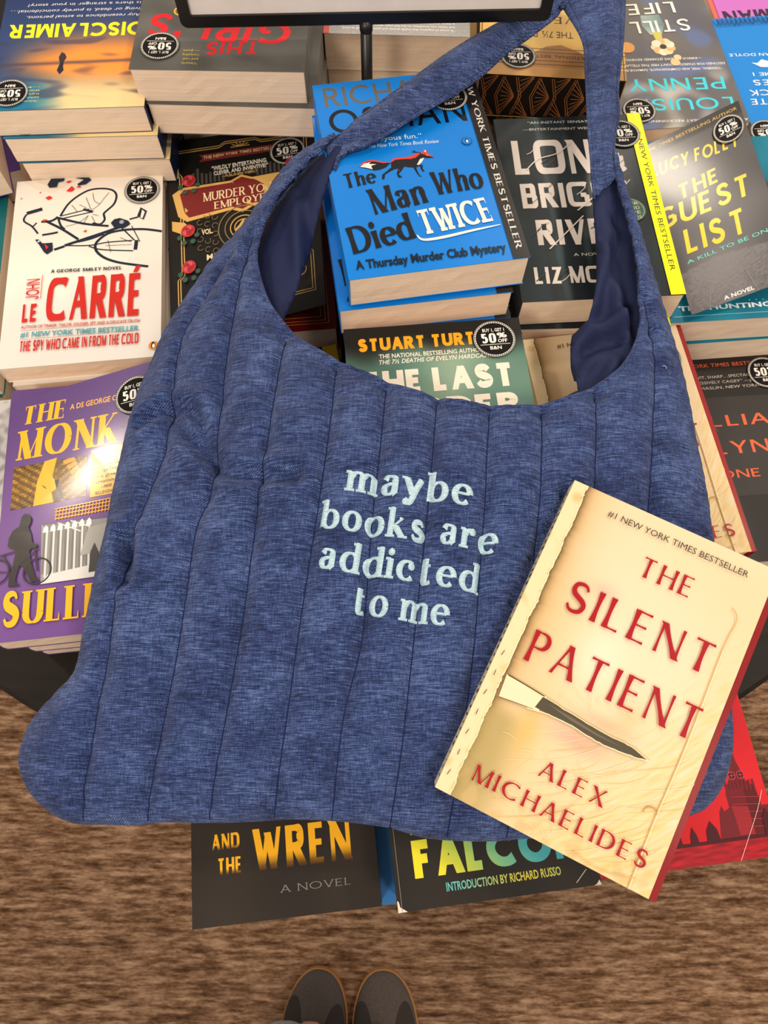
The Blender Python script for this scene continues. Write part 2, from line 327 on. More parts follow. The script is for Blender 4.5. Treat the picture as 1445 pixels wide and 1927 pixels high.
# ------------------------------------------------------------------ printed covers (millimetres, reading orientation, origin at the lower left)
class Cover:
    def __init__(s, Wd, Ld, fn=None, mat_=None):
        s.mb = MB(); s.W, s.L = Wd, Ld; s.k = 1; s.m = mat_ or PRINT
        s.fn = fn or (lambda u, v, z: (u/1000-Wd/2000, v/1000-Ld/2000, z))
    def z(s): s.k += 1; return .00002*s.k
    def base(s, f, step=None, m_=None):
        if not callable(f):
            c = f; step = step or 20; f = lambda u, v: c
        step = step or 1.5
        nx, ny = max(2, round(s.W/step)), max(2, round(s.L/step))
        vs = [s.fn(s.W*i/nx, s.L*j/ny, 0) for j in range(ny+1) for i in range(nx+1)]
        cs = [lin(f(s.W*i/nx, s.L*j/ny)) for j in range(ny+1) for i in range(nx+1)]
        fs = [(j*(nx+1)+i, j*(nx+1)+i+1, (j+1)*(nx+1)+i+1, (j+1)*(nx+1)+i) for j in range(ny) for i in range(nx)]
        s.mb.add(vs, fs, m_ or s.m, cs); return s
    def clipped(s, pts): return [(min(max(u, 0), s.W), min(max(v, 0), s.L)) for u, v in pts]
    def poly(s, c, pts, m_=None, z=None):
        z = z or s.z(); r = delaunay_2d_cdt([Vector(p) for p in s.clipped(pts)], [], [list(range(len(pts)))], 1, 1e-4)
        cs = [lin(c(p.x, p.y)) if callable(c) else lin(c) for p in r[0]]
        s.mb.add([s.fn(p.x, p.y, z) for p in r[0]], r[2], m_ or s.m, cs); return s
    def rect(s, c, u0, v0, u1, v1, m_=None): return s.poly(c, [(u0, v0), (u1, v0), (u1, v1), (u0, v1)], m_)
    def disc(s, c, u, v, r_, m_=None, n=28, ry=None): return s.poly(c, [(u+r_*cos(2*pi*i/n), v+(ry or r_)*sin(2*pi*i/n)) for i in range(n)], m_)
    def strip(s, c, L, Q, m_=None, z=None):
        z = z or s.z()
        if callable(c) and len(L) < 5:
            sub_ = lambda A: [(A[i][0]+(A[i+1][0]-A[i][0])*j/8, A[i][1]+(A[i+1][1]-A[i][1])*j/8) for i in range(len(A)-1) for j in range(8)]+[A[-1]]
            L, Q = sub_(L), sub_(Q)
        n = len(L)
        P_ = [p for p in zip(L, Q)]
        if all(not (0 <= a[0] <= s.W and 0 <= a[1] <= s.L) for a in L+Q): return s
        pts = s.clipped([p for pr in P_ for p in pr])
        cs = [lin(c(*p)) if callable(c) else lin(c) for p in pts]
        s.mb.add([s.fn(*p, z) for p in pts], [(2*i, 2*i+1, 2*i+3, 2*i+2) for i in range(n-1)], m_ or s.m, cs); return s
    def line(s, c, w, pts, m_=None, curve=True, taper=0):
        P_ = catmull(pts, 5) if curve and len(pts) > 2 else pts
        L, Q = [], []
        for i, p in enumerate(P_):
            q0, q1 = P_[max(i-1, 0)], P_[min(i+1, len(P_)-1)]; dx, dy = q1[0]-q0[0], q1[1]-q0[1]; l = math.hypot(dx, dy) or 1
            h = w/2*(1-taper*abs(2*i/(len(P_)-1)-1)**2); L.append((p[0]-dy/l*h, p[1]+dx/l*h)); Q.append((p[0]+dy/l*h, p[1]-dx/l*h))
        return s.strip(c, L, Q, m_)
    def ring(s, c, u, v, r_, w, m_=None, a0=0, a1=360, ry=None):
        n = 40; return s.line(c, w, [(u+r_*cos(R(a0+(a1-a0)*i/n)), v+(ry or r_)*sin(R(a0+(a1-a0)*i/n))) for i in range(n+1)], m_, False)
    def text(s, t, sty, c, u, v, ln, h, ang=0, m_=None, **kw):
        z = s.z(); ca, sa = cos(R(ang)), sin(R(ang)); X = lambda p: (u+p[0]*ca-p[1]*sa, v+p[0]*sa+p[1]*ca)
        if sty in ST:
            for i, (L, Q) in enumerate(text_shape(t, ST[sty], ln, h, kw.get('seed', 3))): s.strip(c, [X(p) for p in L], [X(p) for p in Q], m_, z+i*.000002)
            s.k += 2
        else:
            vs, fs = plain_tris(t, ln, h, kw.get('bold', 0), kw.get('italic', 0)); vs = [X(p) for p in vs]
            keep = [f for f in fs if all(-.5 <= vs[i][0] <= s.W+.5 and -.5 <= vs[i][1] <= s.L+.5 for i in f)]
            cs = [lin(c(*p)) if callable(c) else lin(c) for p in vs]
            s.mb.add([s.fn(*p, z) for p in vs], keep, m_ or s.m, cs)
        return s
    def sticker(s, u, v, r_=16.5): s.stick = (u, v, r_); return s

def sticker_mesh(mapf, r_):
    """round black offer sticker, local millimetres about its centre"""
    C_ = Cover(4*r_, 4*r_, lambda u, v, z: mapf(u-2*r_, v-2*r_, z+.00012), STICK); o = 2*r_
    k = r_/16.5; wh = 'f2ece4'; bl = '15120f'
    C_.disc(bl, o, o, r_, n=44)
    C_.ring(wh, o, o, r_*.965, .25*k)
    n = 56; z = C_.z()
    for i in range(n):
        a = 2*pi*i/n; da = pi/n*.62
        C_.poly(wh, [(o+r_*q*cos(a+e), o+r_*q*sin(a+e)) for q, e in ((.87, -da), (.93, -da), (.93, da), (.87, da))], None, z)
    C_.text('BUY 1, GET 1', 'plain', wh, o-8.4*k, o+6.6*k, 16.8*k, 3.0*k, bold=.02)
    C_.text('50', 'cond', wh, o-10.4*k, o-3.6*k, 11.6*k, 8.6*k)
    C_.text('%', 'bold', wh, o+2.2*k, o+.6*k, 7.6*k, 4.6*k); C_.text('OFF', 'plain', wh, o+2.4*k, o-3.6*k, 7.2*k, 3.2*k, bold=.02)
    C_.rect(wh, o-11.5*k, o-5.3*k, o+11.5*k, o-4.9*k)
    C_.text('B&N', 'plain', wh, o-4.4*k, o-9.6*k, 8.8*k, 3.1*k, bold=.02)
    return C_.mb

def page_block(Wm, Lm, T, curl=0):
    """leaves of a paperback: slightly inset, spine edge on -u, gently rounded"""
    mb = MB(); x0, x1 = -Wm/2+.0006, Wm/2-.0012; y0, y1 = -Lm/2+.0006, Lm/2-.0006
    nx, nz_ = 14, 4
    loop = [(x0+(x1-x0)*i/nx, y0) for i in range(nx+1)]+[(x1, y0+(y1-y0)*i/6) for i in range(1, 6)]+[(x1-(x1-x0)*i/nx, y1) for i in range(nx+1)]+[(x0, y1-(y1-y0)*i/6) for i in range(1, 6)]
    n = len(loop); vs = []; rnd = random.Random(int(T*1e6))
    for k in range(nz_+1):
        z = .0004+(T-.0008)*k/nz_
        for x, y in loop: vs.append((x, y+(rnd.uniform(-.0003, .0003) if 0 < k < nz_ else 0), z))
    fs = [(k*n+i, k*n+(i+1) % n, (k+1)*n+(i+1) % n, (k+1)*n+i) for k in range(nz_) for i in range(n)]
    fs += [tuple(range(n))[::-1], tuple(range(nz_*n, nz_*n+n))]
    mb.add(vs, fs, PAGES); return mb
def wrap_cover(Wm, Lm, T, col, spine_col=None):
    """back board, spine and the thickness of the front board"""
    mb = MB(); c = lin(col); s_ = lin(spine_col or col)
    mb.box(-Wm/2, Wm/2, -Lm/2, Lm/2, 0, .0004, PRINT, c)
    mb.box(-Wm/2, -Wm/2+.0005, -Lm/2, Lm/2, .0004, T-.0004, PRINT, s_)
    mb.box(-Wm/2, Wm/2, -Lm/2, Lm/2, T-.0004, T-.00004, PRINT, c)
    return mb

ORD = ['topmost', 'second', 'third', 'fourth', 'fifth', 'sixth', 'seventh']
TABLE_Z = .785
def curled_board(cov, root, dz=0):
    cov.mb.v = [(a, b, z+dz) for a, b, z in cov.mb.v]; q = cov.mb.build('front_board', root)
    sd = q.modifiers.new('s', 'SOLIDIFY'); sd.thickness = .0004; sd.offset = -1
    u, v, r_ = cov.stick; sticker_mesh(lambda a, b, z: (lambda p: (p[0], p[1], p[2]+dz))(cov.fn(u+a, v+b, .0012+z)), r_).build('discount_sticker', root)
def patch(C4, Wd, Ld, org, rz, umin=0):
    P_ = [Vector(q) for q in C4]; Rm = Matrix.Rotation(-rz, 3, 'Z'); O = Vector(org)
    def fn(u, v, z):
        s_, t = max(u, umin)/Wd, v/Ld; p = P_[3]*(1-s_)*(1-t)+P_[2]*s_*(1-t)+P_[0]*(1-s_)*t+P_[1]*s_*t
        q = Rm @ (p-O); return (q.x, q.y, q.z+z)
    return fn
def book(label, cov, x, y, ztop, rz, T, n=1, col='ffffff', spine=None, flip=False, group='paperbacks stacked on the round table', stack='', jit=None, tilt=None, pages_art=None, second_sticker=False, cat='book'):
    """a paperback with its parts; n-1 copies of it lie underneath"""
    Wm, Lm = cov.W/1000, cov.L/1000; rzz = rz+(pi if flip else 0)
    root = thing('paperback', (x, y, ztop-T), rzz); tag(root, label, cat, group)
    pb = page_block(Wm, Lm, T)
    if pages_art: pages_art(pb, Wm, Lm, T)
    pb = pb.build('page_block', root)
    mbk = wrap_cover(Wm, Lm, T, col, spine)
    mbk.v += [(a, b, c+T) for a, b, c in cov.mb.v]; off = len(mbk.v)-len(cov.mb.v)
    mbk.f += [tuple(i+off for i in f) for f in cov.mb.f]; mbk.fm += [mbk.mi(cov.mb.mats[k]) for k in cov.mb.fm]; mbk.c += cov.mb.c
    cv = mbk.build('cover', root)
    st = None
    if hasattr(cov, 'stick'):
        u, v, r_ = cov.stick
        st = sticker_mesh(lambda a, b, z: ((u+a)/1000-Wm/2, (v+b)/1000-Lm/2, T+.0012+z), r_).build('discount_sticker', root)
    if tilt is not None: root.rotation_euler = tilt
    rnd = random.Random(label)
    for k in range(1, n):
        dx, dy, dr = (jit[k-1] if jit and k-1 < len(jit) else (rnd.uniform(-.002, .002), rnd.uniform(-.002, .002), rnd.uniform(-.02, .02)))
        o = root.copy(); COL.objects.link(o)
        o.location = (x+dx, y+dy, ztop-T*(k+1)); o.rotation_euler = (0, 0, rzz+dr)
        o['label'] = f'{ORD[k]} paperback down in the stack topped by the {stack}'
        for ch in (pb, cv): c = ch.copy(); COL.objects.link(c); c.parent = o
        if k == 1 and st is not None and second_sticker: c = st.copy(); COL.objects.link(c); c.parent = o
    return root

BIKE = [(5, [(43, 162), (49, 175), (57, 184), (68, 191), (80, 192), (90, 189), (94, 182), (92, 172), (86, 165), (83, 161), (84, 154), (80, 149), (73, 151)]),(3, [(43, 162), (69, 168)]),(3, [(45, 159), (71, 164)]),(6, [(39, 161), (65, 151), (88, 146)]),(6, [(26, 157), (35, 157), (41, 161)]),(6, [(32, 156), (46, 146), (61, 133)]),(5, [(41, 161), (44, 151), (48, 146)]),(7, [(49, 127), (64, 132), (82, 138), (99, 144)]),(4, [(55, 129), (71, 132), (84, 137)]),(6, [(137, 135), (121, 139), (104, 140), (90, 138), (82, 133), (77, 126), (78, 118), (85, 110), (96, 104), (109, 100), (125, 96)]),(3, [(49, 127), (71, 125), (88, 127), (110, 127)]),(3, [(71, 124), (83, 119), (111, 115)]),(8, [(114, 127), (113, 116)]),(3, [(99, 144), (112, 127)]),(2, [(109, 144), (117, 125)]),(4, [(107, 152), (115, 154)]),(9, [(12, 168), (19, 170), (26, 172)]),(4, [(12, 167), (10, 162), (11, 158), (18, 152), (24, 143)]),(3, [(19, 152), (22, 156)]),(5, [(28, 141), (37, 142), (42, 143)]),(6, [(40, 123), (49, 126)]),(6, [(64, 168), (73, 164)]),(1, [(66, 182), (69, 173), (72, 167), (79, 173), (83, 180), (87, 186)]),(1, [(60, 174), (67, 169)]),(1, [(53, 174), (59, 165)]),(1, [(72, 187), (74, 177), (79, 173)]),(1, [(73, 161), (78, 159)]),(1, [(49, 149), (60, 152), (69, 160)]),(1, [(72, 159), (76, 150)]),(1, [(65, 151), (69, 160)]),(1, [(88, 129), (91, 115)]),(1, [(99, 131), (109, 125)]),(1, [(86, 123), (110, 122)])]

# ------------------------------------------------------------------ the setting
mb = MB(); mb.add([(-4, -4, 0), (4, -4, 0), (4, 4, 0), (-4, 4, 0)], [(0, 1, 2, 3)], CARPET); fl = mb.build('floor'); fl['kind'] = 'structure'
TC = (-.01, .60)
tb = tag(thing('display_table', (*TC, 0)), 'round black display table under all the stacked paperbacks', 'table')
mb = MB(); r_ = .604
mb.lathe([(0.001, TABLE_Z), (r_-.004, TABLE_Z), (r_, TABLE_Z-.004), (r_, TABLE_Z-.032), (r_-.006, TABLE_Z-.038), (.001, TABLE_Z-.038)], BLACKWOOD, n=128); mb.build('tabletop', tb)
mb = MB(); mb.lathe([(.05, .03), (.045, .06), (.045, TABLE_Z-.07), (.16, TABLE_Z-.045), (.16, TABLE_Z-.038)], BLACKMETAL); mb.build('pedestal', tb, True)
mb = MB(); mb.lathe([(.001, 0), (.30, 0), (.30, .012), (.06, .03), (.001, .03)], BLACKMETAL); mb.build('base_plate', tb)

# ------------------------------------------------------------------ cover designs
def penguin(c, u, v, r_, bg, ry=None):
    c.disc(bg, u, v, r_, ry=ry); k = r_/10
    c.poly('1c1c1c', [(u-4*k, v-7*k), (u+4*k, v-7*k), (u+5*k, v), (u+3*k, v+5*k), (u+1*k, v+9*k), (u-3*k, v+8*k), (u-5*k, v)])
    c.poly('f5f0e8', [(u-2*k, v-6*k), (u+3*k, v-6*k), (u+3.4*k, v), (u+1.5*k, v+4*k), (u-1*k, v+4*k), (u-2.6*k, v)])
# white spy novel with the fallen bicycle
c = Cover(137, 208); c.base(lambda u, v: mix((240, 230, 217), (216, 212, 206), sm(20, -40, v-88-18*nz(u, 3, .03)-.25*(u-68))*.75))
c.poly('e8dccb', [(5, 208), (60, 208), (34, 190), (18, 197)])
INK = '1d2638'
for w, l in BIKE: c.line(INK, w*.42, l)
for l in ([(22, 136), (25, 136), (29, 131), (38, 131), (39, 122), (34, 118), (31, 121), (26, 130)], [(114, 155), (117, 165), (123, 160), (120, 150)], [(90, 149), (93, 153), (98, 154), (106, 150), (108, 146), (103, 142), (94, 142)],
          [(29, 201), (32, 208), (40, 208), (45, 208), (44, 204), (39, 203), (38, 197), (31, 197)], [(54, 207), (67, 207), (70, 203), (65, 198), (58, 197), (57, 199), (63, 204)]): c.poly(INK, l)
c.poly('f5ead9', [(117, 153), (118.5, 162), (121, 159), (119, 151.5)]); c.disc('9aa2ae', 100, 149, 2.2); c.disc('f2e6d6', 25.5, 133.5, 1)
for l in ([(28, 185), (32, 187), (35, 184), (31, 182)], [(47, 191), (52, 197), (55, 193), (52, 190)], [(56, 195), (59, 197), (61, 194)], [(46, 202), (49, 204), (52, 203), (49, 201)], [(22, 192), (24, 192.5), (23.4, 190.5)], [(65, 141), (68, 143), (68.5, 140)], [(5, 186), (7, 186.6), (6, 184.6)], [(28, 159), (32, 158), (29, 155)], [(31, 130), (35, 126), (33, 123)]): c.poly('d8322c', l)
RED = 'c8281f'
c.text('A GEORGE SMILEY NOVEL', 'bold', '2e3440', 38.8, 96.5, 63, 3.6, -2); c.text('CARRÉ', 'cond', RED, 36.9, 44.5, 83, 46, -1.2)
c.text('JOHN', 'sans', RED, 30, 69, 22, 11.5, 90); c.rect(RED, 31.6, 69, 32.1, 95); c.text('LE', 'bold', RED, 17.2, 45, 12.8, 19)
c.text('AUTHOR OF TINKER, TAILOR, SOLDIER, SPY AND A DELICATE TRUTH', 'plain', 'c2483c', 17, 38.6, 102, 3.3, -1.6, bold=.015); c.text('#1 NEW YORK TIMES BESTSELLER', 'plain', '4f95a2', 17.2, 29.6, 101, 5.4, -1.4, bold=.02)
c.rect('b9553f', 17, 36.2, 119, 36.5); c.rect('b9553f', 17, 27, 119, 27.3); c.text('THE SPY WHO CAME IN FROM THE COLD', 'cond', RED, 17.4, 15, 101, 10.6, -.6)
penguin(c, 131, 10.5, 4, 'e08a2e'); c.sticker(118, 185.5)
book('white paperback with a fallen black bicycle and red title lettering', c, -.2728, .4432, .8683, .117, .0208, 4, 'efe6da', stack='white bicycle cover', jit=[(.003, -.003, .01), (0, -.004, -.02), (.002, 0, .01)])

# purple detective novel, its front board curled up at the far corner
MC = [(-.3111, .3015, .8668), (-.1765, .3375, .886), (-.1513, .1177, .867), (-.2867, .1001, .867)]
c = Cover(137, 213, patch(MC, 137, 213, (-.2324, .2153, .8394), .123), GLOSS); YE = 'f7b71a'; c.base(lambda u, v: mix((112, 74, 142), (92, 62, 122), sm(100, 213, v)), 3)
c.text('THE', 'didone', YE, 10.1, 187, 37, 17, -5.5); c.text('A DS GEORGE CROSS THRILLER', 'plain', 'efae4a', 50.7, 189.4, 76, 5, -3.6, bold=.02); c.text('MONK', 'didone', YE, 7.8, 154, 83, 27, -3.6)
def towers(u, v):
    k = 1 if u > 40 else -1; d = abs(u-38)+.6*(v-108); g = .5+.5*sin((v-u*k*.8)*.9)*sm(0, 12, abs(u-38)); g = g*(.55+.6*nz(u, v, .3)); return mix((62, 42, 14), (238, 176, 44), g*.75+.2*sm(30, 0, abs(v-130)))
z_ = c.z()
for i in range(30):
    for j in range(20): u, v = 7+i*2, 109+j*2; k = (146-(u-7)*.06-109)/38; c.poly(towers(u+1, v+1), [(u, v*k+109*(1-k)), (u+2, v*k+109*(1-k)), (u+2, (v+2)*k+109*(1-k)), (u, (v+2)*k+109*(1-k))], z=z_)
c.poly('f4b41c', [(25, 109), (41, 109), (39, 118), (45, 122), (39, 132), (42, 148), (32, 147), (27, 130)]); c.poly('3a2812', [(42, 110), (49, 110), (45, 128), (41, 128), (43, 120)])
for i in range(6): c.poly('d89a24', [(47+i*3.1, 144-i*5.4), (56+i*1.4, 145-i*3.6), (58+i*1.1, 142-i*3.6), (49+i*3.1, 140-i*5.4)])
c.rect('f2b41c', 70, 107, 96, 147)
for i, t in enumerate(('“These are', 'must-read', 'detective novels.', 'George Cross', 'is a great', 'creation.”', '—MARK', 'BILLINGHAM')):
    ln = min(25, len(t)*1.75); c.text(t, 'plain', '4a3413', 83-ln/2, 141-i*4.7, ln, 2.8)
for i in range(20): c.line('e79a2a', .8, [(43.5+i*2.6, 93), (44.3+i*2.6, 103)])
for v in (94, 97, 100, 102.5): c.line('eda62c', .8, [(43, v), (95, v+.6)])
c.poly(lambda u, v: mix((196, 194, 190), (112, 110, 108), .5+nz(u, v, .08)), [(33, 91), (88, 87), (82, 42), (35, 42)])
for i in range(7):
    x = 35+i*5.6; w = 1.9-.1*i; c.rect('77746f', x, 50, x+w, 86); c.rect('dcdad4', x+w, 47, x+w+1.6, 86); c.poly('ecebe6', [(x-.6, 84), (x+3.8, 84), (x+3.4, 88), (x+1.8, 90), (x, 88)])
c.poly('dcdad6', [(35, 42), (82, 42), (76, 52), (40, 49)]); c.poly('a9a6a1', [(64, 60), (86, 62), (87, 84), (70, 82)]); c.poly('454340', [(71, 46), (72, 62), (75, 69), (78, 62), (78, 46)]); c.line('e2e0da', 1, [(46, 90), (64, 80)]); c.line('e2e0da', 1, [(56, 90), (70, 83)])
SIL = '2b2420'
c.poly(SIL, [(17, 100), (19, 103), (22.6, 102), (25, 98), (24.6, 94), (23, 91), (25.4, 85), (27, 77), (31, 75), (31, 73), (26, 72), (25, 70), (27, 61), (30.6, 49), (34.6, 45), (28, 44.6), (21.4, 57), (18.4, 60), (16.6, 53), (16, 47), (19.6, 43), (11, 43.4), (11, 50), (13, 59), (14.6, 73), (8, 77), (8.4, 84), (11, 90), (16, 93)])
c.ring(SIL, 32, 53, 10.4, 1.1); c.ring(SIL, 0, 57, 10.4, 1.1); c.line(SIL, .9, [(20, 62), (32, 72)]); c.line(SIL, .9, [(2, 70), (14, 72)]); c.line(SIL, .9, [(32, 53), (29, 74)]); c.line(SIL, .8, [(5, 70), (14, 55), (0, 57)], curve=False)
c.text('SULLIVAN', 'didone', YE, 7.5, 12.4, 121, 25.6, -.5); c.sticker(105.5, 186.5)
c2_ = Cover(137, 213); c2_.base('5f4279')
o = book('purple paperback with yellow lettering and a man wheeling a bicycle', c2_, -.2324, .2153, .8665, .123, .0271, 3, '5f4279', stack='purple cover', jit=[(.010, .003, -.01), (.007, .006, .0)])
curled_board(c, o)

# upside down sunset thriller
c = Cover(137, 208)
def sunset(u, v):
    k = abs(v-150); warm = math.exp(-(k/32)**2)*sm(150, 55, u+.25*k+12*nz(u, v, .03)); col = mix((44, 66, 112), (30, 42, 84), sm(120, 20, v))
    col = mix(col, (246, 150, 62), warm*1.15)
    if v > 158: col = mix(col, mix((255, 226, 160), (40, 128, 160), sm(62, 104, u+6*nz(u, v, .06))), sm(158, 192, v)*.95)
    col = mix(col, (60, 56, 86), sm(.12, .5, nz(u*.5, v*1.8, .06, 3))*.6*sm(60, 30, abs(v-160)))
    return mix(col, (70, 62, 80), math.exp(-((v-150-.02*u)/2.2)**2)*.75)
c.base(sunset); YL = 'f2ea1e'
c.text('DISCLAIMER', 'bold', YL, 8.7, 100.5, 120, 17.8, 0); c.text('Any resemblance to actual persons,', 'type' if 0 else 'plain', 'e6e4ea', 10.9, 89.4, 104, 4, 0, italic=.2); c.text('living or dead, is purely coincidental…', 'plain', 'e6e4ea', 10.4, 81.2, 120, 4, 0, italic=.2); c.text('is there a stranger in your story?', 'plain', 'e6e4ea', 12, 73, 104, 4)
c.poly('2a2430', [(75, 150), (78, 150), (79, 156), (80, 161), (77, 166), (74, 161), (75, 156)]); c.poly('3a2c34', [(75, 150), (79, 150), (80, 144), (78, 138), (75, 140), (73, 145)])
for i, t in enumerate(('“Seductive, stylish,', 'psychological thriller', 'as gripping as it is', 'that it gets', '—Kirkus')): c.text(t, 'plain', 'f3e08a', 92, 197-i*4.2, 26, 2.2)
c.sticker(117.5, 188.5)
book('upside-down paperback with a yellow title over an orange sunset', c, -.2885, .6527, .9398, .0674, .0258, 6, '1d2a4a', flip=True, stack='sunset cover', second_sticker=True, jit=[(.006, -.0035, -.012), (.010, -.0042, -.01), (.01, -.002, 0)])

# upside down grey novel with red brush lettering
c = Cover(147, 208, None, MATTE); c.base(lambda u, v: mix((84, 82, 78), (104, 101, 96), .5+.8*nz(u, v, .04))); RB = 'd8252c'
c.text('THIS', 'brush', RB, 40, 172, 45, 15.5, 2); c.text("GIRL'S", 'brush', RB, 12, 149, 122, 27, -4, seed=5); c.rect(RB, 42, 169.5, 66, 171)
c.ring('e0b33a', 112, 136, 5, 1.6); c.line('e0b33a', 2, [(104, 146), (108, 140), (104, 134), (100, 140)])
for i, t in enumerate(('“Utterly', 'and real.', 'Compelling', '—Just')): c.text(t, 'plain', 'dfc45c', 90, 199-i*5, 14, 2.6)
c.sticker(124, 181)
book('upside-down grey paperback with red brush-lettered title', c, -.1461, .6674, .9666, .0009, .0302, 6, '6f6d68', flip=True, stack='grey cover with red brush lettering', jit=[(.008, -.004, -.015), (.01, .05, 0), (.01, .052, 0), (.012, .05, .01), (.01, .052, 0)])

# upside down silvery grey novel behind the sign pole
c = Cover(137, 208); c.base(lambda u, v: mix((172, 170, 166), (150, 148, 144), .5+nz(u, v, .5)))
for i, t in enumerate(('“A novel of suspense that builds slowly and quietly, then all at once,', 'and leaves you breathless to the last page, every word of it earned”', 'a rare and haunting debut from a writer of real gifts')): c.text(t, 'plain', 'f4f2ee', 14, 199-i*4.4, 106, 2.8, bold=.01)
c.text('NATION', 'roman', 'c9473c', 4, 184, 42, 5); c.disc('17140f', 100, 181, 14); c.ring('efe9e0', 100, 181, 13, .5)
c.rect('c93a2c', 131.5, 0, 137, 208)
book('upside-down silvery grey paperback behind the black sign pole', c, .0058, .7646, .9305, -.0156, .0364, 4, 'b9b6b0', 'efe6da', flip=True, stack='silvery grey cover', jit=[(.001, .002, 0), (0, 0, .02)])

# upside down gold novel with decorated page edges
c = Cover(137, 208); c.base(lambda u, v: mix((238, 194, 106), (226, 176, 84), .5+nz(u, v, .03))); DK = '4e3a22'
c.poly('b98a52', [(0, 208), (137, 208), (137, 186), (100, 190), (70, 186), (0, 196)]); c.poly('a9794a', [(28, 184), (46, 172), (60, 165), (74, 168), (98, 186), (100, 196), (20, 196)])
for v in (171, 176, 187, 192): c.rect(DK, 0, v, 137, v+.7)
c.text('NATIONAL BESTSELLER', 'plain', DK, 32, 179.4, 74, 4.2); c.text('THE 7½ DEATHS', 'plain', DK, 48, 147, 66, 9); c.text('EVELYN', 'roman', DK, 34, 126, 70, 9.4); c.line(DK, .8, [(2, 208), (2, 0)], curve=False); c.line(DK, .8, [(135, 208), (135, 0)], curve=False)
c.sticker(100.5, 184)
def deco(pb, Wm, Lm, T):
    """black sprayed page edges with copper fans"""
    y = Lm/2-.0003; x0, x1 = -Wm/2+.0008, Wm/2-.0012; bl, cu = lin('17130f'), lin('a8683a')
    pb.box(x0, x1, y-.0003, y, .0004, T-.0004, PRINT, bl); pb.box(x1-.0003, x1, -Lm/2+.001, y, .0004, T-.0004, PRINT, bl)
    def seg(p, q, w=.0005):
        a = Vector(p); b = Vector(q); lo, hi = .0006, T-.0006
        if not (x0 < a.x < x1 and x0 < b.x < x1): return
        d = (b-a).normalized(); nn = Vector((-d.y, d.x))*w/2
        pb.add([(p_.x, y+.00015, min(hi, max(lo, p_.y))) for p_ in (a+nn, b+nn, b-nn, a-nn)], [(0, 1, 2, 3)], PRINT, cu)
    k = .0335
    for i in range(-1, 6):
        for cx, cz, up in ((-Wm/2+i*k, T*.5, 0), (-Wm/2+i*k-k/2, T, 0), (-Wm/2+i*k-k/2, 0, 0)):
            for a in range(-4, 5):
                q0, q1 = Vector((cx, cz)), Vector((cx+k*.40, cz+a*T*.125)); n_ = 10; pr = None
                pts_ = [q0.lerp(q1, j/n_) for j in range(n_+1)]; pts_ = [p for p in pts_ if .0006 <= p.y <= T-.0006]
                if len(pts_) > 1: seg(pts_[0], pts_[-1])
            for o_ in (.43, .49):
                for sg in (-1, 1):
                    q0, q1 = Vector((cx+k*(o_+.07), cz)), Vector((cx+k*(o_-.12), cz+sg*T*.5)); pts_ = [q0.lerp(q1, j/10) for j in range(11)]; pts_ = [p for p in pts_ if .0006 <= p.y <= T-.0006]
                    if len(pts_) > 1: seg(pts_[0], pts_[-1])
book('upside-down gold paperback with black and copper fan-patterned page edges', c, .1551, .7291, .9183, -.0509, .0444, 3, 'd9a95a', flip=True, stack='gold cover', pages_art=deco, jit=[(-.012, .004, 0), (-.012, .006, 0)])

# upside down mystery with turquoise name
c = Cover(137, 208)
def still(u, v):
    b = mix((112, 106, 100), (92, 92, 100), .5+nz(u, v, .02)); b = mix(b, (96, 116, 168), sm(.1, .6, nz(u, v*1.4, .025, 9))*.7)
    return mix(b, (206, 204, 200), sm(0, .6, nz(u, v, .035, 4))*sm(110, 165, v)*.8)
c.base(still); TQ = '3fcfe0'
c.text('AUTHOR OF A GREAT RECKONING', 'plain', 'f2ede4', 1, 202, 100, 3.2, -3.5); c.text('LOUISE', 'sans', TQ, 8.8, 172, 99, 16, -3); c.text('PENNY', 'sans', TQ, 10.5, 143.5, 99, 17, -2.8)
for t, u, v, l in (('“CEREBRAL, WISE, AND COMPASSIONATE, GAMACHE IS', 8.3, 129.6, 99), ('DESTINED FOR STARDOM. DON’T MISS THIS STELLAR', 3.2, 123, 105), ('—KIRKUS REVIEWS (STARRED REVIEW)', 25.2, 113.5, 79)): c.text(t, 'plain', 'efe9de', u, v, l, 3.2, -3, bold=.01)
c.poly(lambda u, v: mix((178, 196, 190), (96, 120, 128), .5+nz(u, v, .1)), [(54, 46), (74, 46), (76, 62), (70, 76), (58, 77), (52, 62)]); c.poly('c9c25a', [(58, 72), (68, 72), (66, 86), (59, 86)])
for i in range(9): a = i*2*pi/9; c.disc(['e3cfa6', 'd6b07a', 'ecdcc0'][i % 3], 61+8*cos(a), 95+8*sin(a), 5)
c.disc('3c342a', 61, 95, 3.6); c.disc('d99a55', 99, 93, 8); c.disc('e6c89a', 50, 112, 4); c.disc('d9c08a', 54, 119, 5)
c.text('STILL', 'sans', 'f5f0e6', 24.9, 55.5, 65, 18); c.text('LIFE', 'sans', 'f5f0e6', 34.6, 28, 53, 17); c.sticker(107, 183)
book('upside-down grey paperback with turquoise author name and a flower in a glass', c, .2766, .7240, .8705, .116, .0285, 3, '565250', flip=True, stack='turquoise lettered cover', jit=[(.016, .004, 0), (.02, .006, .01)])

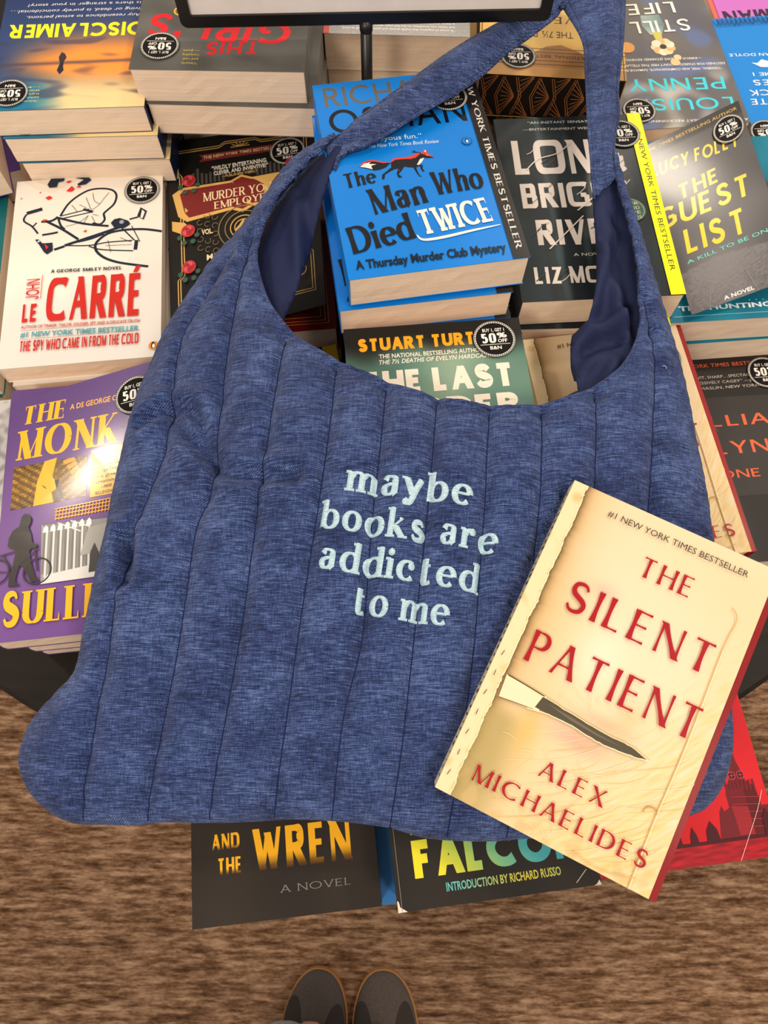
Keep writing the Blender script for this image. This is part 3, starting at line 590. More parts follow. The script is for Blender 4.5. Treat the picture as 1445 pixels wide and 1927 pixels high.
# upside down bright blue classic, and the pink one behind it
c = Cover(137, 193); c.base('1583d6'); WH = 'f4f6f8'
for t, u, v, l, h in (('ARTHUR CONAN DOYLE', 28.9, 61, 104, 4), ('VOLUME I', 61, 88, 54, 5), ('HOLMES', 56, 99, 62, 8), ('SHERLOCK', 45.8, 114, 80, 8), ('COMPLETE', 45, 127, 84, 8)): c.text(t, 'sans', WH, u, v-1, l, h, -3)
c.poly(WH, [(92, 70), (100, 66), (106, 71), (112, 70), (104, 77), (96, 78)])
for i in range(26): c.line('0d3f7a', .6, [(6+i*5, 0), (6+i*5, 5+5*abs(nz(i, 2, .9))), (9+i*5, 8+8*abs(nz(i, 5, .7))), (11+i*5, 3)])
for i in range(5): c.line('0d3f7a', .5, [(4, 3+i*2.4), (60, 4+i*2.2), (133, 3+i*2.6)])
c.sticker(125, 169)
book('upside-down bright blue paperback with white lettering at the table’s right edge', c, .4254, .7054, .8596, .1123, .0249, 3, '1583d6', flip=True, stack='bright blue white-lettered cover')
c = Cover(137, 208); c.base('c870c4'); c.rect('d96a58', 132, 0, 137, 208); c.rect('a63a6a', 130.6, 0, 132, 208)
c.text('WOMAN', 'bold', '33203a', 26, 160, 100, 21); c.text('a', 'plain', 'f4dcee', 66, 150, 3, 3)
book('upside-down pink paperback with dark capitals behind the bright blue paperback', c, .4272, .9048, .835, .1091, .025, 2, 'c870c4', 'd96a58', flip=True, stack='pink cover')

# blue mystery with the running fox
c = Cover(137, 208, None, GLOSS); c.base('0f7fdc'); BK = '14161c'
c.text('RICHARD', 'sans', '8c8878', 7.6, 180, 111, 23, 0, FOIL); c.text('OSMAN', 'sans', BK, 8, 149, 113, 27, -.8); c.text('“Joyous fun.”', 'plain', 'eef4f8', 40, 136, 40, 5.4, -3); c.text('—The New York Times Book Review', 'plain', 'dfeaf4', 31, 129.4, 62, 4.4, -3, italic=.25)
FX = 'd8402c'
c.poly(BK, [(24.7, 109.6), (27.6, 113.2), (32.6, 115.4), (37.9, 114.8), (43.5, 111.6), (50.3, 110.5), (45.7, 106.2), (40.8, 104.4), (36.1, 104.2), (30.5, 107.1)])
c.poly(BK, [(50.3, 110.5), (54, 113.5), (62.3, 112.7), (70.5, 114.4), (75, 117.8), (79.4, 116.1), (85.4, 111), (82.2, 110.7), (77.7, 111.4), (75.6, 108.5), (72.5, 104.4), (69.8, 102.3), (63.8, 103.4), (60.2, 104.8), (57, 100.3), (54.3, 97.7), (56.7, 93.8), (53.5, 93.6), (52.9, 98.4), (55.2, 103.6), (52.1, 103.1), (48, 101.3), (43.6, 98.4), (42.5, 94.1), (40.4, 93.9), (41.4, 98.8), (46.7, 103), (49.9, 105.5)])
c.poly(BK, [(69.2, 103.4), (69.8, 98.2), (70.5, 93.6), (72.4, 92.3), (70.2, 92.3), (68.4, 97.4), (67, 103)]); c.poly(BK, [(71, 104.6), (75, 104.4), (74.2, 100.1), (75.2, 97.4), (73.6, 97.1), (72.6, 100.5), (72.8, 102.5)])
c.poly(FX, [(24.7, 109.6), (27.7, 113.7), (32.7, 115.9), (38, 115.4), (44.4, 112), (50.4, 110.7), (44.2, 110.9), (37.7, 113.6), (32.4, 114.2), (27.8, 112.1)]); c.poly('f3ece2', [(25.5, 109.7), (29.1, 112.7), (34.6, 113.6), (32.8, 111.8), (38.7, 110.6), (34.3, 109.5), (34.9, 105.7), (29.9, 108.2)])
c.poly(FX, [(50.3, 110.5), (53, 114.7), (59.6, 114.7), (67.4, 114.9), (73.4, 117.6), (77.7, 117.9), (78.6, 120.4), (80.8, 120.5), (81, 116.6), (85.4, 111), (81.9, 112.8), (75.6, 116.7), (70.9, 112.8), (66.9, 111.9), (60.8, 112.7), (54.6, 112.9)]); c.poly('f3ece2', [(74.1, 110.8), (77.7, 111.7), (75, 107.5), (72.2, 104.7), (70.4, 105)]); c.poly('f3ece2', [(78.7, 118.8), (80.1, 119.8), (80.2, 117)]); c.poly('f3ece2', [(79.6, 114.6), (81.6, 114), (80.4, 113.6)])
c.line(BK, .8, [(69, 119.6), (72, 118.6), (76, 117)]); c.line(BK, .6, [(70.6, 121), (72, 118.6)]); c.poly(FX, [(54.6, 99.7), (56.8, 103.4), (55.4, 100.6)])
c.text('The', 'script', BK, 10.5, 88.5, 26, 15, 7); c.text('Man', 'script', BK, 28.7, 58.5, 44, 26, 9); c.text('Who', 'script', BK, 78.5, 71, 40, 24, 3); c.text('Died', 'script', BK, 7.5, 22.8, 50, 26, 9.5)
c.text('TWICE', 'west', 'f1ece2', 62, 33, 57, 24.5, 5.6); c.line('f1ece2', 2.6, [(57, 34), (61, 28.5), (76, 28.5), (99, 31.5), (122, 34)], taper=.8); c.text('A Thursday Murder Club Mystery', 'plain', '15222e', 6.8, 8.2, 114, 8.4, 0, bold=.03)
c.rect('1d1a19', 124, 0, 137, 208); c.text('NEW YORK TIMES BESTSELLER', 'serif', 'ddd8d0', 128.2, 202, 193, 4.8, -90); c.disc('0f7fdc', 115, 124, 4); c.ring(BK, 115, 124, 4, .4); penguin(c, 115, 124, 3, '0f7fdc'); c.sticker(110, 176)
book('blue paperback with a running fox and a black side strip', c, .0197, .4665, .9612, .1829, .0292, 6, '0f7fdc', stack='blue fox cover', jit=[(-.005, -.004, -.03), (-.003, -.007, -.02), (.010, -.004, 0), (.010, -.004, 0), (.010, -.004, 0)], tilt=(-.025, .01, .1829))

# dark green-black river novel with the yellow strip
c = Cover(135, 203)
def river(u, v):
    b = mix((18, 24, 27), (34, 46, 50), .5+nz(u, v, .02)); t = nz(u, 0, .09, 2)+.25*nz(u, v, .05); b = mix(b, (70, 88, 92), sm(.12, .45, t)*.55)
    return mix(b, (26, 30, 32), sm(.2, .5, -t)*.6)
c.base(river, 1.5); LT = 'd6cbc2'
c.text('“AN INSTANT SENSATION.”', 'plain', 'cfc9c0', 30.7, 195.6, 69, 3, -1); c.text('—ENTERTAINMENT WEEKLY', 'plain', 'cfc9c0', 25.5, 187.4, 70, 3, -1)
c.text('LONG', 'block', LT, 11.9, 135.6, 99, 40, -1); c.text('BRIGHT', 'block', LT, 13.7, 97.2, 96, 27.6, -.6); c.text('RIVER', 'block', LT, 21.5, 57, 76, 27, -1.4); c.text('A NOVEL', 'plain', 'cfc9c0', 49.3, 44, 28, 3.2, -1); c.text('LIZ MOORE', 'block', LT, 13.5, 17.2, 91, 17, -1.2)
rnd = random.Random(4)
for i in range(26):
    u, v = rnd.uniform(14, 105), rnd.choice([rnd.uniform(140, 172), rnd.uniform(100, 124), rnd.uniform(60, 82), rnd.uniform(18, 33)]); c.line('343c40' if i % 3 else LT, rnd.uniform(.4, .9), [(u, v), (u+4, v+3+rnd.uniform(-1, 1)), (u+9, v+8)])
for p in ([(22, 140), (34, 152), (52, 158), (66, 170)], [(60, 92), (74, 104), (88, 120)], [(30, 52), (48, 70), (64, 86)]): c.line(LT, 1.1, p)
c.rect('f4ec12', 122.5, 0, 135, 203); c.text('A NEW YORK TIMES BESTSELLER', 'plain', '2d2f20', 127, 182, 158, 4.6, -90)
c.disc('3f5a44', 106, 90, 13); c.ring('a9bfa4', 106, 90, 11.5, .5)
for i, t in enumerate(('OUR', 'GOOD', 'ONE', 'READS')): c.text(t, 'plain', 'c9d6c2', 98, 95.4-i*5, 16, 3.4)
c.sticker(114, 178)
book('dark paperback with rough pale capitals and a bright yellow side strip', c, .1692, .4836, .9103, .0763, .0313, 4, '23292b', stack='dark yellow-striped cover', jit=[(.001, -.006, -.03), (.004, -.004, 0), (.005, 0, .0)])

# green-black sea mystery seen through the handle
c = Cover(137, 208); c.base(lambda u, v: mix(mix((150, 172, 148), (84, 120, 108), .5+.7*nz(u, v, .02)+abs(u-80)/140), (26, 22, 18), sm(172, 197, v+10*nz(u, 1, .03)))); OR = 'f3a11c'; CR = 'efe2cf'
c.text('STUART TURTON', 'black', OR, 10.1, 186.4, 111, 11.4); c.text('THE NATIONAL BESTSELLING AUTHOR OF', 'plain', CR, 25.4, 179.2, 87, 3.9, bold=.015); c.text('THE 7½ DEATHS OF EVELYN HARDCASTLE', 'plain', CR, 25, 174, 90, 3.9, italic=.25, bold=.015)
c.text('THE LAST', 'black', CR, 9.8, 147.6, 116, 20.4); c.text('MURDER', 'black', CR, 9.7, 122.6, 117, 19.6); c.text('AT THE END', 'black', CR, 9.7, 98, 117, 19.6); c.sticker(115, 189)
book('green paperback with orange author name framed by the bag’s opening', c, .045, .2401, .9265, .1023, .0354, 4, '1d1a16', stack='green cover in the bag’s opening', jit=[(.001, .001, .01), (.004, 0, 0), (.006, 0, 0)])

# cream thriller, on the bag and again underneath
def silent_cover(sticker):
    c = Cover(135, 210, None, SATIN)
    def f(u, v):
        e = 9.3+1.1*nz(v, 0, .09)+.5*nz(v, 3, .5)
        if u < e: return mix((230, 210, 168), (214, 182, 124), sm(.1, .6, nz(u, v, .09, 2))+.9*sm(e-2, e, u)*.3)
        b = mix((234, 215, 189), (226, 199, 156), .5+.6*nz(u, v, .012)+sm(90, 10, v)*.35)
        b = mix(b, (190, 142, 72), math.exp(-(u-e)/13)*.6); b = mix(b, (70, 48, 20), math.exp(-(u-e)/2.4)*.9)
        b = mix(b, (166, 148, 92), sm(66, 52, v)*sm(46, 20, u)*.75); b = mix(b, (222, 178, 92), math.exp(-((u-36)/8)**2-((v-56)/18)**2)*.6)
        b = mix(b, (214, 160, 140), math.exp(-((u-66)/20)**2-((v-62)/7)**2)*.8); b = mix(b, (226, 172, 140), math.exp(-((u-76)/18)**2-((v-78)/4.5)**2)*.8)
        b = mix(b, (214, 168, 110), math.exp(-((u-86-.1*(v-80))/9)**2-((v-88)/9)**2)*.35); b = mix(b, (240, 226, 204), math.exp(-((u-58)/16)**2-((v-112)/22)**2)*.7)
        b = mix(b, (196, 158, 150), math.exp(-((u-44)/9)**2-((v-152)/5)**2)*.4)
        h = sm(60, 130, u+.5*(60-v)); b = mix(b, (222, 180, 96), h*(.35+.5*nz((u+v)*.4, (u-v*.7)*3, .12, 5))); b = mix(b, (238, 214, 156), h*max(0, nz((u+v)*.3, (u*.9-v)*4, .1, 8))*.9)
        return mix(b, (204, 172, 116), sm(0, .5, nz(u, v, .12, 6))*sm(26, 4, v)*.6)
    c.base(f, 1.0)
    c.line('f0dfb4', .7, [(9.3+1.1*nz(y*2, 0, .09)+.5*nz(y*2, 3, .5)+.5*nz(y*2, 7, 1.3), y*2) for y in range(0, 106)], curve=False)
    rnd = random.Random(11)
    for i in range(46):
        u = rnd.uniform(50, 128); v = rnd.uniform(4, 70); a = rnd.uniform(10, 26); c.line(rnd.choice(['ecd7a4', 'e2c582', 'cda860', 'f0e0ba']), rnd.uniform(.18, .4), [(u-a, v-a*.5), (u, v+rnd.uniform(-2, 2)), (u+a*.7, v+a*.55), (u+a, v+a*.95)], taper=.7)
    for i in range(16): u = rnd.uniform(18, 70); v = rnd.uniform(5, 100); c.line('ecd592', .25, [(u, v), (u+rnd.uniform(-8, 14), v+rnd.uniform(-10, 4)), (u+rnd.uniform(0, 20), v-rnd.uniform(0, 14))], taper=.7)
    c.line('c9a565', .6, [(122, 0), (121.4, 40), (122.4, 90), (121.6, 150), (123, 170), (118, 176)]); c.line('efe0bc', .5, [(122.6, 0), (122, 40), (123, 90), (122.2, 150)]); c.ring('b08a4c', 118, 43, 4, .7, a0=20, a1=190); c.line('c9a565', .5, [(86, 4), (104, 2), (124, 7)])
    up_ = [(24, 77), (37, 76.6), (53, 75), (69, 73.6), (83, 73), (94, 73), (107, 70)]; lo = [(107, 70), (98, 68.4), (86, 67), (74, 66.8), (58, 68.4), (46, 68.4), (30, 66.4)]
    jag = lambda P_, s_: [(u+.5*nz(u, s_, 1.7), v+.5*nz(u, s_+4, 2.1)) for u, v in catmull(P_, 5)]
    c.poly('e8d8b4', [(11, 79), (24, 78), (38, 77.5), (37, 67), (30, 66), (12, 64.6)]); c.poly('4f4636', jag([(36, 76.8)]+up_[2:], 1)+jag(lo[:-1]+[(34, 68.6)], 2)); c.line('46391f', .7, [(12, 79), (24, 78.2), (37, 77)]); c.line('7a5f2e', .6, [(12, 64.6), (24, 66), (34, 67)]); c.line('efd9a2', .5, jag(up_, 1), curve=False); c.line('f2dfb0', .6, jag(lo, 2), curve=False)
    c.poly('6a6050', [(40, 74), (56, 73), (74, 71), (90, 70.4), (74, 69.8), (56, 71)])
    for i in range(7): c.line('5c4420', .5, [(3.2+.8*(i % 2), 10+i*13), (3.9, 13.4+i*13)])
    RD = 'a30c1b'
    c.text('#1 NEW YORK TIMES BESTSELLER', 'plain', '3c4034', 27.4, 196.7, 92, 4.2, .4); c.text('THE', 'roman', RD, 58.2, 170, 34, 12.8); c.text('SILENT', 'roman', RD, 25, 131, 94, 19.4); c.text('PATIENT', 'roman', RD, 16.5, 91.6, 109, 20.2); c.text('ALEX', 'roman', RD, 51, 33.6, 41, 9.8); c.text('MICHAELIDES', 'roman', RD, 17.1, 13.6, 109, 9.8)
    if sticker: c.sticker(113, 176)
    return c
SW, SL_, STH = .135, .21, .0235
SROT = (Matrix.Rotation(math.hypot(.1622, .0555), 3, Vector((.1622, -.0555, 0))) @ Matrix.Rotation(-.4468, 3, 'Z'))
SP = Vector((.139, .0706, .9507)); SN = SROT @ Vector((0, 0, 1))
o = book('cream paperback with red title and torn slit lying on the blue bag', silent_cover(False), 0, 0, 0, 0, STH, 1, 'f0dcae', 'eddcb8', group='cream torn-slit thrillers', tilt=SROT.to_euler())
o.location = SP - SN*STH
mb = MB(); mb.prism([(SW/2-.002, -SL_/2), (SW/2+.0045, -SL_/2), (SW/2+.0045, SL_/2), (SW/2-.002, SL_/2)], STH*.55, STH-.0012, PRINT, lin('861217')); mb.prism([(SW/2-.002, -SL_/2), (SW/2+.005, -SL_/2), (SW/2+.005, SL_/2), (SW/2-.002, SL_/2)], .0005, STH*.55, PAGES); q = mb.build('stepback_leaf', o); q['label'] = 'red inner leaf showing past the cover'
mb = MB(); rnd = random.Random(3)
for i in range(40):
    y = -SL_/2+.006+i*.005; mb.box(-SW/2-.0002, -SW/2+.0001, y, y+rnd.uniform(.0008, .0028), STH*rnd.uniform(.35, .6), STH*rnd.uniform(.62, .85), PRINT, lin('43392a'))
mb.build('spine_lettering', o)
def red_edge(o, T):
    mb = MB(); mb.prism([(SW/2-.002, -SL_/2), (SW/2+.0045, -SL_/2), (SW/2+.0045, SL_/2), (SW/2-.002, SL_/2)], T*.3, T-.0012, PRINT, lin('96181a')); q = mb.build('stepback_leaf', o); q['label'] = 'red inner leaf showing past the cover'
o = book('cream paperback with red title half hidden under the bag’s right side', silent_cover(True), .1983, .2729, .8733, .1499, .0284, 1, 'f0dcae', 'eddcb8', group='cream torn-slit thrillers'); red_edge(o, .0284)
c = Cover(100, 200); c.base('3a3c44')
book('plain dark paperback hidden beneath the half covered cream one', c, .178, .273, .8449, .1499, .0299, 2, '3a3c44', stack='hidden dark cover beneath the cream one')

# black thriller with orange lettering
c = Cover(135, 203); c.base(lambda u, v: mix((32, 28, 25), (42, 37, 34), .5+nz(u, v, .02))); OG = 'e5623a'
c.text('#1 NEW YORK TIMES BESTSELLER', 'plain', OG, 9.7, 189.4, 105, 4, 1); 
for t, u, v, l in (('“THICK WITH WIT, SHARP…SPECTACULAR', 8, 177.4, 97), ('A PLOT…IMPRESSIVELY CAGEY” —JANET', 8, 171.6, 98), ('—JANET MASLIN, NEW YORK TIMES', 18, 166, 98)): c.text(t, 'plain', 'bdb4aa', u, v, l, 3, 1)
c.rect('35312e', 26, 60, 130, 158); c.text('GILLIAN', 'sans', OG, 13.4, 127.4, 106, 11, 1); c.text('FLYNN', 'sans', OG, 28.1, 100, 83, 12.4, 1); c.text('GONE GIRL', 'sans', OG, 23.7, 76.4, 101, 8, 1)
rnd = random.Random(9)
for i in range(26): u = rnd.uniform(16, 44); v = rnd.uniform(50, 150); c.line('cfc8c0', rnd.uniform(.15, .35), [(u, v), (u+3, v-6+rnd.uniform(-3, 3)), (u+9+rnd.uniform(-4, 4), v-15)], taper=.8)
c.sticker(107, 181)
book('black paperback with orange capitals at the table’s right edge', c, .3191, .2912, .8175, .0807, .0325, 1, '2a2522')

# grey weekend thriller with hand-brushed yellow title, on a teal one
GC = [(.208, .560, .882), (.339, .639, .886), (.349, .419, .897), (.232, .377, .881)]
gx, gy, gz = .3105, .500, .8766
gfn = patch(GC, 137, 208, (gx, gy, gz), .341, 32)
c = Cover(137, 208, gfn, GLOSS)
def guest(u, v):
    b = mix((74, 71, 73), (48, 45, 47), .5+nz(u, v, .02)); b = mix(b, (150, 146, 148), math.exp(-((u-70)/50)**2-((v-40)/40)**2)*.5)
    if v < 50-.12*abs(u-70): b = mix(b, (128, 124, 126), .5+.5*nz(u*.3+v*.1, v*4-u, .25, 2))
    return mix(b, (22, 18, 16), sm(190, 196, v))
c.base(guest); YG = 'f4c91c'
c.text('NEW YORK TIMES BESTSELLING AUTHOR', 'plain', 'd8a93a', 12, 198.6, 121, 4); c.text('LUCY FOLEY', 'brush', YG, 33.5, 166, 90, 15.5, -6, seed=2); c.text('THE', 'brush', YG, 52, 127, 43, 17, 1, seed=4); c.text('GUEST', 'brush', YG, 22.6, 101, 98, 24, -1.6, seed=6); c.text('LIST', 'brush', YG, 45, 63, 60, 27, 0, seed=8)
c.text('A KILL TO BE ON', 'plain', '6fd0c0', 41.7, 53.4, 82, 4.2); c.text('A NOVEL', 'plain', 'f2eee8', 65, 2.8, 30, 4, bold=.02); c.line('8a8688', .6, [(50, 0), (56, 22)], curve=False); c.line('8a8688', .6, [(98, 0), (92, 26)], curve=False); c.sticker(118, 180)
root = tag(thing('paperback', (gx, gy, gz), .341), 'grey paperback with hand-brushed yellow title, turned askew on a teal one', 'book', 'paperbacks stacked on the round table')
q = page_block(.104, .142, .0042).build('page_block', root); q.location.y = .022
q = wrap_cover(.106, .144, .0046, '4a4648').build('cover', root); q.location.y = .022
curled_board(c, root)
c = Cover(150, 208); c.base(lambda u, v: mix((20, 126, 150), (14, 104, 130), .5+nz(u, v, .03))); c.text('THE HUNTING PARTY', 'plain', 'e6f0f0', 10, 11.5, 124, 5, bold=.03); c.rect('7fb9c6', 4, 5.6, 146, 6.2)
for i in range(12): c.disc('d9ecee', 74+i*6, 19, .5)
book('teal paperback under the askew grey one', c, .3093, .4945, .8766, .0907, .0305, 3, '147a94', stack='teal cover under the askew grey paperback', jit=[(-.002, -.002, .01), (.012, .03, 0)])

# ornate black and red paperback with a cut-away front board
c = Cover(140, 213); c.base('7c1014'); GO = 'c8974a'
for i_ in (7, 10, 14):
    for a, b in (((i_, i_), (140-i_, i_)), ((140-i_, i_), (140-i_, 213-i_)), ((i_, i_), (i_, 213-i_))): c.line(GO, .7, [a, b], curve=False)
o = book('ornate black and dark red paperback with gold frames and roses', c, -.1262, .4917, .848, .1099, .0315, 2, '7c1014', stack='ornate rose cover', jit=[(.002, 0, .01)])
FC = [Vector(q) for q in ((-.2212, .5986, .862), (-.0754, .6161, .873), (-.0529, .3934, .882), (-.1886, .3657, .858))]
ffn = patch(FC, 140, 213, (-.1262, .4917, .8165), .1099)
c = Cover(140, 213, ffn); c.base(lambda u, v: mix((32, 29, 26), (22, 20, 18), .5+nz(u, v, .03))); MR = '7a2a28'; GD = 'dcae62'
for off in (0, 2.4):
    P_ = [(8+off, 18+off), (8+off, 60), (12+off, 64), (12+off, 170), (8+off, 176), (8+off, 200-off), (50, 200-off), (56, 204-off), (84, 204-off), (90, 200-off), (132-off, 200-off), (132-off, 176), (128-off, 170), (128-off, 64), (132-off, 60), (132-off, 18+off), (90, 18+off), (84, 12+off), (56, 12+off), (50, 18+off), (8+off, 18+off)]
    c.line(GD, .9, P_, curve=False)
for k in range(7): a = pi*k/6; c.line(GD, .7, [(70, 196), (70+9*cos(a), 196+6*sin(a))], curve=False)
c.poly(MR, [(31, 184), (108, 184), (108, 192), (31, 192), (34, 188)]); c.text('THE NEW YORK TIMES BESTSELLER', 'plain', 'e6c99a', 35, 186.4, 70, 3.9, bold=.01)
for i in range(9):
    h = 10+16*abs(nz(i, 1, .7)); c.rect('4d4842', 20+i*4, 158, 22.4+i*4, 158+h); c.rect('4d4842', 84+i*4, 158, 86.4+i*4, 158+h)
for t, u, v, l, h in (('“WILDLY ENTERTAINING,', 42.5, 171.4, 52, 5), ('CLEVER, AND INVENTIVE!”', 44.3, 165.6, 51, 4.4)): c.text(t, 'plain', 'efe4d0', u, v, l, h, bold=.015)
c.text('—PUBLISHERS WEEKLY', 'plain', GD, 52, 161.4, 33, 2.8)
c.poly(GD, [(5, 151), (14, 157), (60, 156), (70, 161), (80, 156), (126, 157), (135, 151), (130, 126), (122, 119), (80, 123), (70, 118), (60, 123), (18, 119), (10, 126)]); c.poly(MR, [(12, 150), (16, 154), (60, 153.6), (70, 158.4), (80, 153.6), (124, 154), (128, 150), (124, 129), (120, 123), (80, 126), (70, 121.4), (60, 126), (20, 123), (16, 129)])
c.text('MURDER YOUR', 'serif', 'f0d9a8', 33.9, 137.6, 70, 9.4, -1); c.text('EMPLOYER', 'serif', 'f0d9a8', 44, 127, 54, 7.8, 0); c.poly(GD, [(4, 122), (16, 118), (20, 112), (14, 106), (4, 112)])
for rr in (8, 12, 17, 23): c.ring('8d7a58' if rr > 12 else GD, 70, 102, rr, .9)
c.poly(GD, [(70, 110), (74, 104), (78, 100), (70, 94), (62, 100), (66, 104)])
for su in (-1, 1):
    for k in range(14): c.ring('7d6d50', 70+su*(26+7*(k % 3)), 82+k*3, 2.6, .5, a0=40*k, a1=40*k+250)
c.text('VOL.', 'plain', 'e9d6ac', 31.4, 101, 10.4, 5.6, bold=.02); c.text('1', 'plain', 'e9d6ac', 99, 101, 3, 5.6); c.text('MCMASTERS GUIDE', 'plain', 'e9d6ac', 35.4, 73.4, 72, 6, bold=.02); c.text('TO HOMICIDE', 'plain', 'e9d6ac', 46, 62, 50, 6)
for k in range(9): a = pi*k/8; c.line('8d7a58', .8, [(70, 30), (70+20*cos(a), 30+16*sin(a))])
for u, v in ((21, 163), (19, 108), (19, 70), (119, 65), (120, 108), (118, 163)):
    for k in range(6): a = k*1.05; c.disc('3c5a48', u+8*cos(a), v-6+7*sin(a), 2.4)
    c.disc('c03a3e', u, v, 6.4)
    for k in range(5): a = k*1.256; c.disc('d8565a' if k % 2 else 'a82a32', u+2.8*cos(a), v+2.8*sin(a), 2.6)
    c.ring('7c1a22', u, v, 1.6, .6)
c.ring(GD, 119, 40, 6, .6); c.sticker(114, 180)
curled_board(c, o)

# books at the front edge
c = Cover(132.5, 208); c.base(lambda u, v: mix((38, 31, 26), (48, 40, 33), .5+nz(u, v, .02)))
gr = lambda v0, h: (lambda u, v: mix((70, 42, 16), (255, 186, 28), sm(v0-1, v0+h*.36, v)))
c.text('AND', 'cond', gr(48.5, 10), 14.6, 48.5, 20, 10.4); c.text('THE', 'cond', gr(32.6, 10), 18.3, 32, 17.5, 10.9); c.text('WREN', 'cond', gr(32.5, 27), 44.1, 32, 71, 27.4); c.text('A NOVEL', 'type', '7d7a74', 62.4, 16.2, 50, 4.6); c.text('THE RAVEN', 'cond', gr(66, 27), 18, 66, 97, 27)
book('black paperback with fading orange capitals below the bag’s bottom edge', c, -.0755, .024, .8219, .1246, .0189, 1, '2d2520')
c = Cover(132.5, 208); c.base('2f72b4'); c.text('BESTSELLER', 'plain', '14283e', 126.4, 150, 98, 5, -90)
book('blue paperback showing as a strip beside the fading orange lettering', c, -.059, .0279, .803, .0621, .018, 1, '2f72b4')
c = Cover(132, 190); c.base(lambda u, v: mix((28, 24, 21), (38, 33, 28), .5+nz(u, v, .02)))
fg = lambda u, v: mix((232, 216, 40), (64, 160, 170), sm(20, 105, u+.9*max(0, v-20)))
c.text('FALCON', 'black', fg, 13.3, 18, 110, 22.4); c.text('MALTESE', 'black', fg, 13.3, 44, 110, 20); c.text('INTRODUCTION BY RICHARD RUSSO', 'plain', lambda u, v: mix((200, 190, 70), (96, 180, 176), sm(35, 80, abs(u-86)+30)), 32.4, 8.4, 75, 5.2, .3, bold=.02)
for p in ([(0, 0), (6, 0), (4, 1.4), (1.6, 3), (1, 6), (0, 7)], [(132, 0), (127, 0), (129, .8), (131, 3)]): c.poly('d8cec0', p)
c.line('cfc6b8', .4, [(116, 3), (124, 10)]); c.line('8a8278', .3, [(2.6, 0), (3.2, 190)])
book('black paperback with worn corner and yellow-to-teal capitals', c, .0656, .0352, .8766, .1389, .0183, 5, '25211d', stack='worn cover with yellow-to-teal capitals', jit=[(.001, .002, 0), (0, .003, .01), (0, .002, 0), (0, .003, 0)])
c = Cover(137, 208); c.base(lambda u, v: mix((196, 22, 34), (212, 34, 44), .5+nz(u, v, .02)) if v > 13+.4*nz(u, 0, .2) else mix((196, 26, 38), (120, 16, 30), .5+.9*nz(u*.3, v*2, .3))); DR = '6e1a22'; DR2 = '97222c'
c.poly(DR, [(116, 76), (118, 80), (120, 74), (121, 65), (122, 62), (123, 57), (124, 52), (130, 47), (131, 34), (137, 34), (137, 14), (119, 13.6), (104, 13.6), (95, 14.6), (99, 33), (101.6, 37), (103, 33), (107, 35), (107, 44), (109, 50), (111, 51), (115, 61)])
c.poly(DR2, [(109, 36), (121, 34), (121, 16), (110, 16)]); c.poly('5a141c', [(121, 46), (130, 46), (130, 16), (121, 16)])
for u in (115, 121.6): c.disc('3c0e14', u, 56, 2.8); c.ring('e6505a', u, 56, 2.6, .35); c.line('e6505a', .3, [(u-2, 56), (u+2, 56)]); c.line('e6505a', .3, [(u, 54), (u, 58)])
for i in range(8): c.rect(DR, 108+i*2.9, 47+.5*i*(-1 if i > 4 else .2), 109.6+i*2.9, 52)
for i in range(5): c.line('b8343e', .4, [(110, 22+i*5), (130, 20+i*5)], curve=False)
for u, v, w in ((90, 18, 5), (64, 17, 3), (132, 22, 4), (76, 15.6, 3)): c.poly('45121a', [(u-w, 13.6), (u+w, 13.6), (u+w*.8, v+4), (u, v+10), (u-w*.8, v+4)])
c.rect('45121a', 58, 13, 137, 15); c.line('f2c8c4', .35, [(134, 44), (126, 30), (112, 10), (105, 0)]); c.line('f2c8c4', .3, [(126, 3), (131, 0)])
book('bright red paperback with a clock tower overhanging the table’s front edge', c, .2067, .0603, .83, .1361, .0225, 2, 'c01f2a', stack='bright red clock tower cover')

# slivers between the stacks
c = Cover(137, 208); c.base('1d2c48'); c.rect('e6b41c', 124, 0, 137, 208); c.text('SO', 'plain', 'cfd6e0', 98, 196, 20, 9)
book('navy paperback with a yellow edge strip left of the green cover', c, -.0905, .272, .83, .2272, .0225, 2, '1d2c48', stack='navy cover with yellow strip', jit=[(-.003, 0, 0)])
c = Cover(137, 208); c.base('5a3f8a')
book('purple paperback showing a corner beside the sunset stack', c, -.4616, .612, .89, .35, .035, 3, '5a3f8a', stack='purple corner beside the sunset stack', jit=[(0, .03, 0), (0, .03, 0)])
c = Cover(137, 208); c.base('16686e'); c.rect('e9e2d6', 0, 20, 100, 150)
book('teal paperback at the far left beside the white bicycle cover', c, -.4294, .4339, .845, .1164, .03, 2, '16686e', '16686e', stack='teal cover at the far left')
c = Cover(137, 150); c.base(lambda u, v: mix((196, 192, 190), (150, 146, 146), sm(-.2, .4, nz(u, v, .15))))
book('pale glossy paperback at the far left beside the purple cover', c, -.379, .236, .84, .1486, .0275, 2, 'b9b4b0', stack='pale glossy cover at the far left')

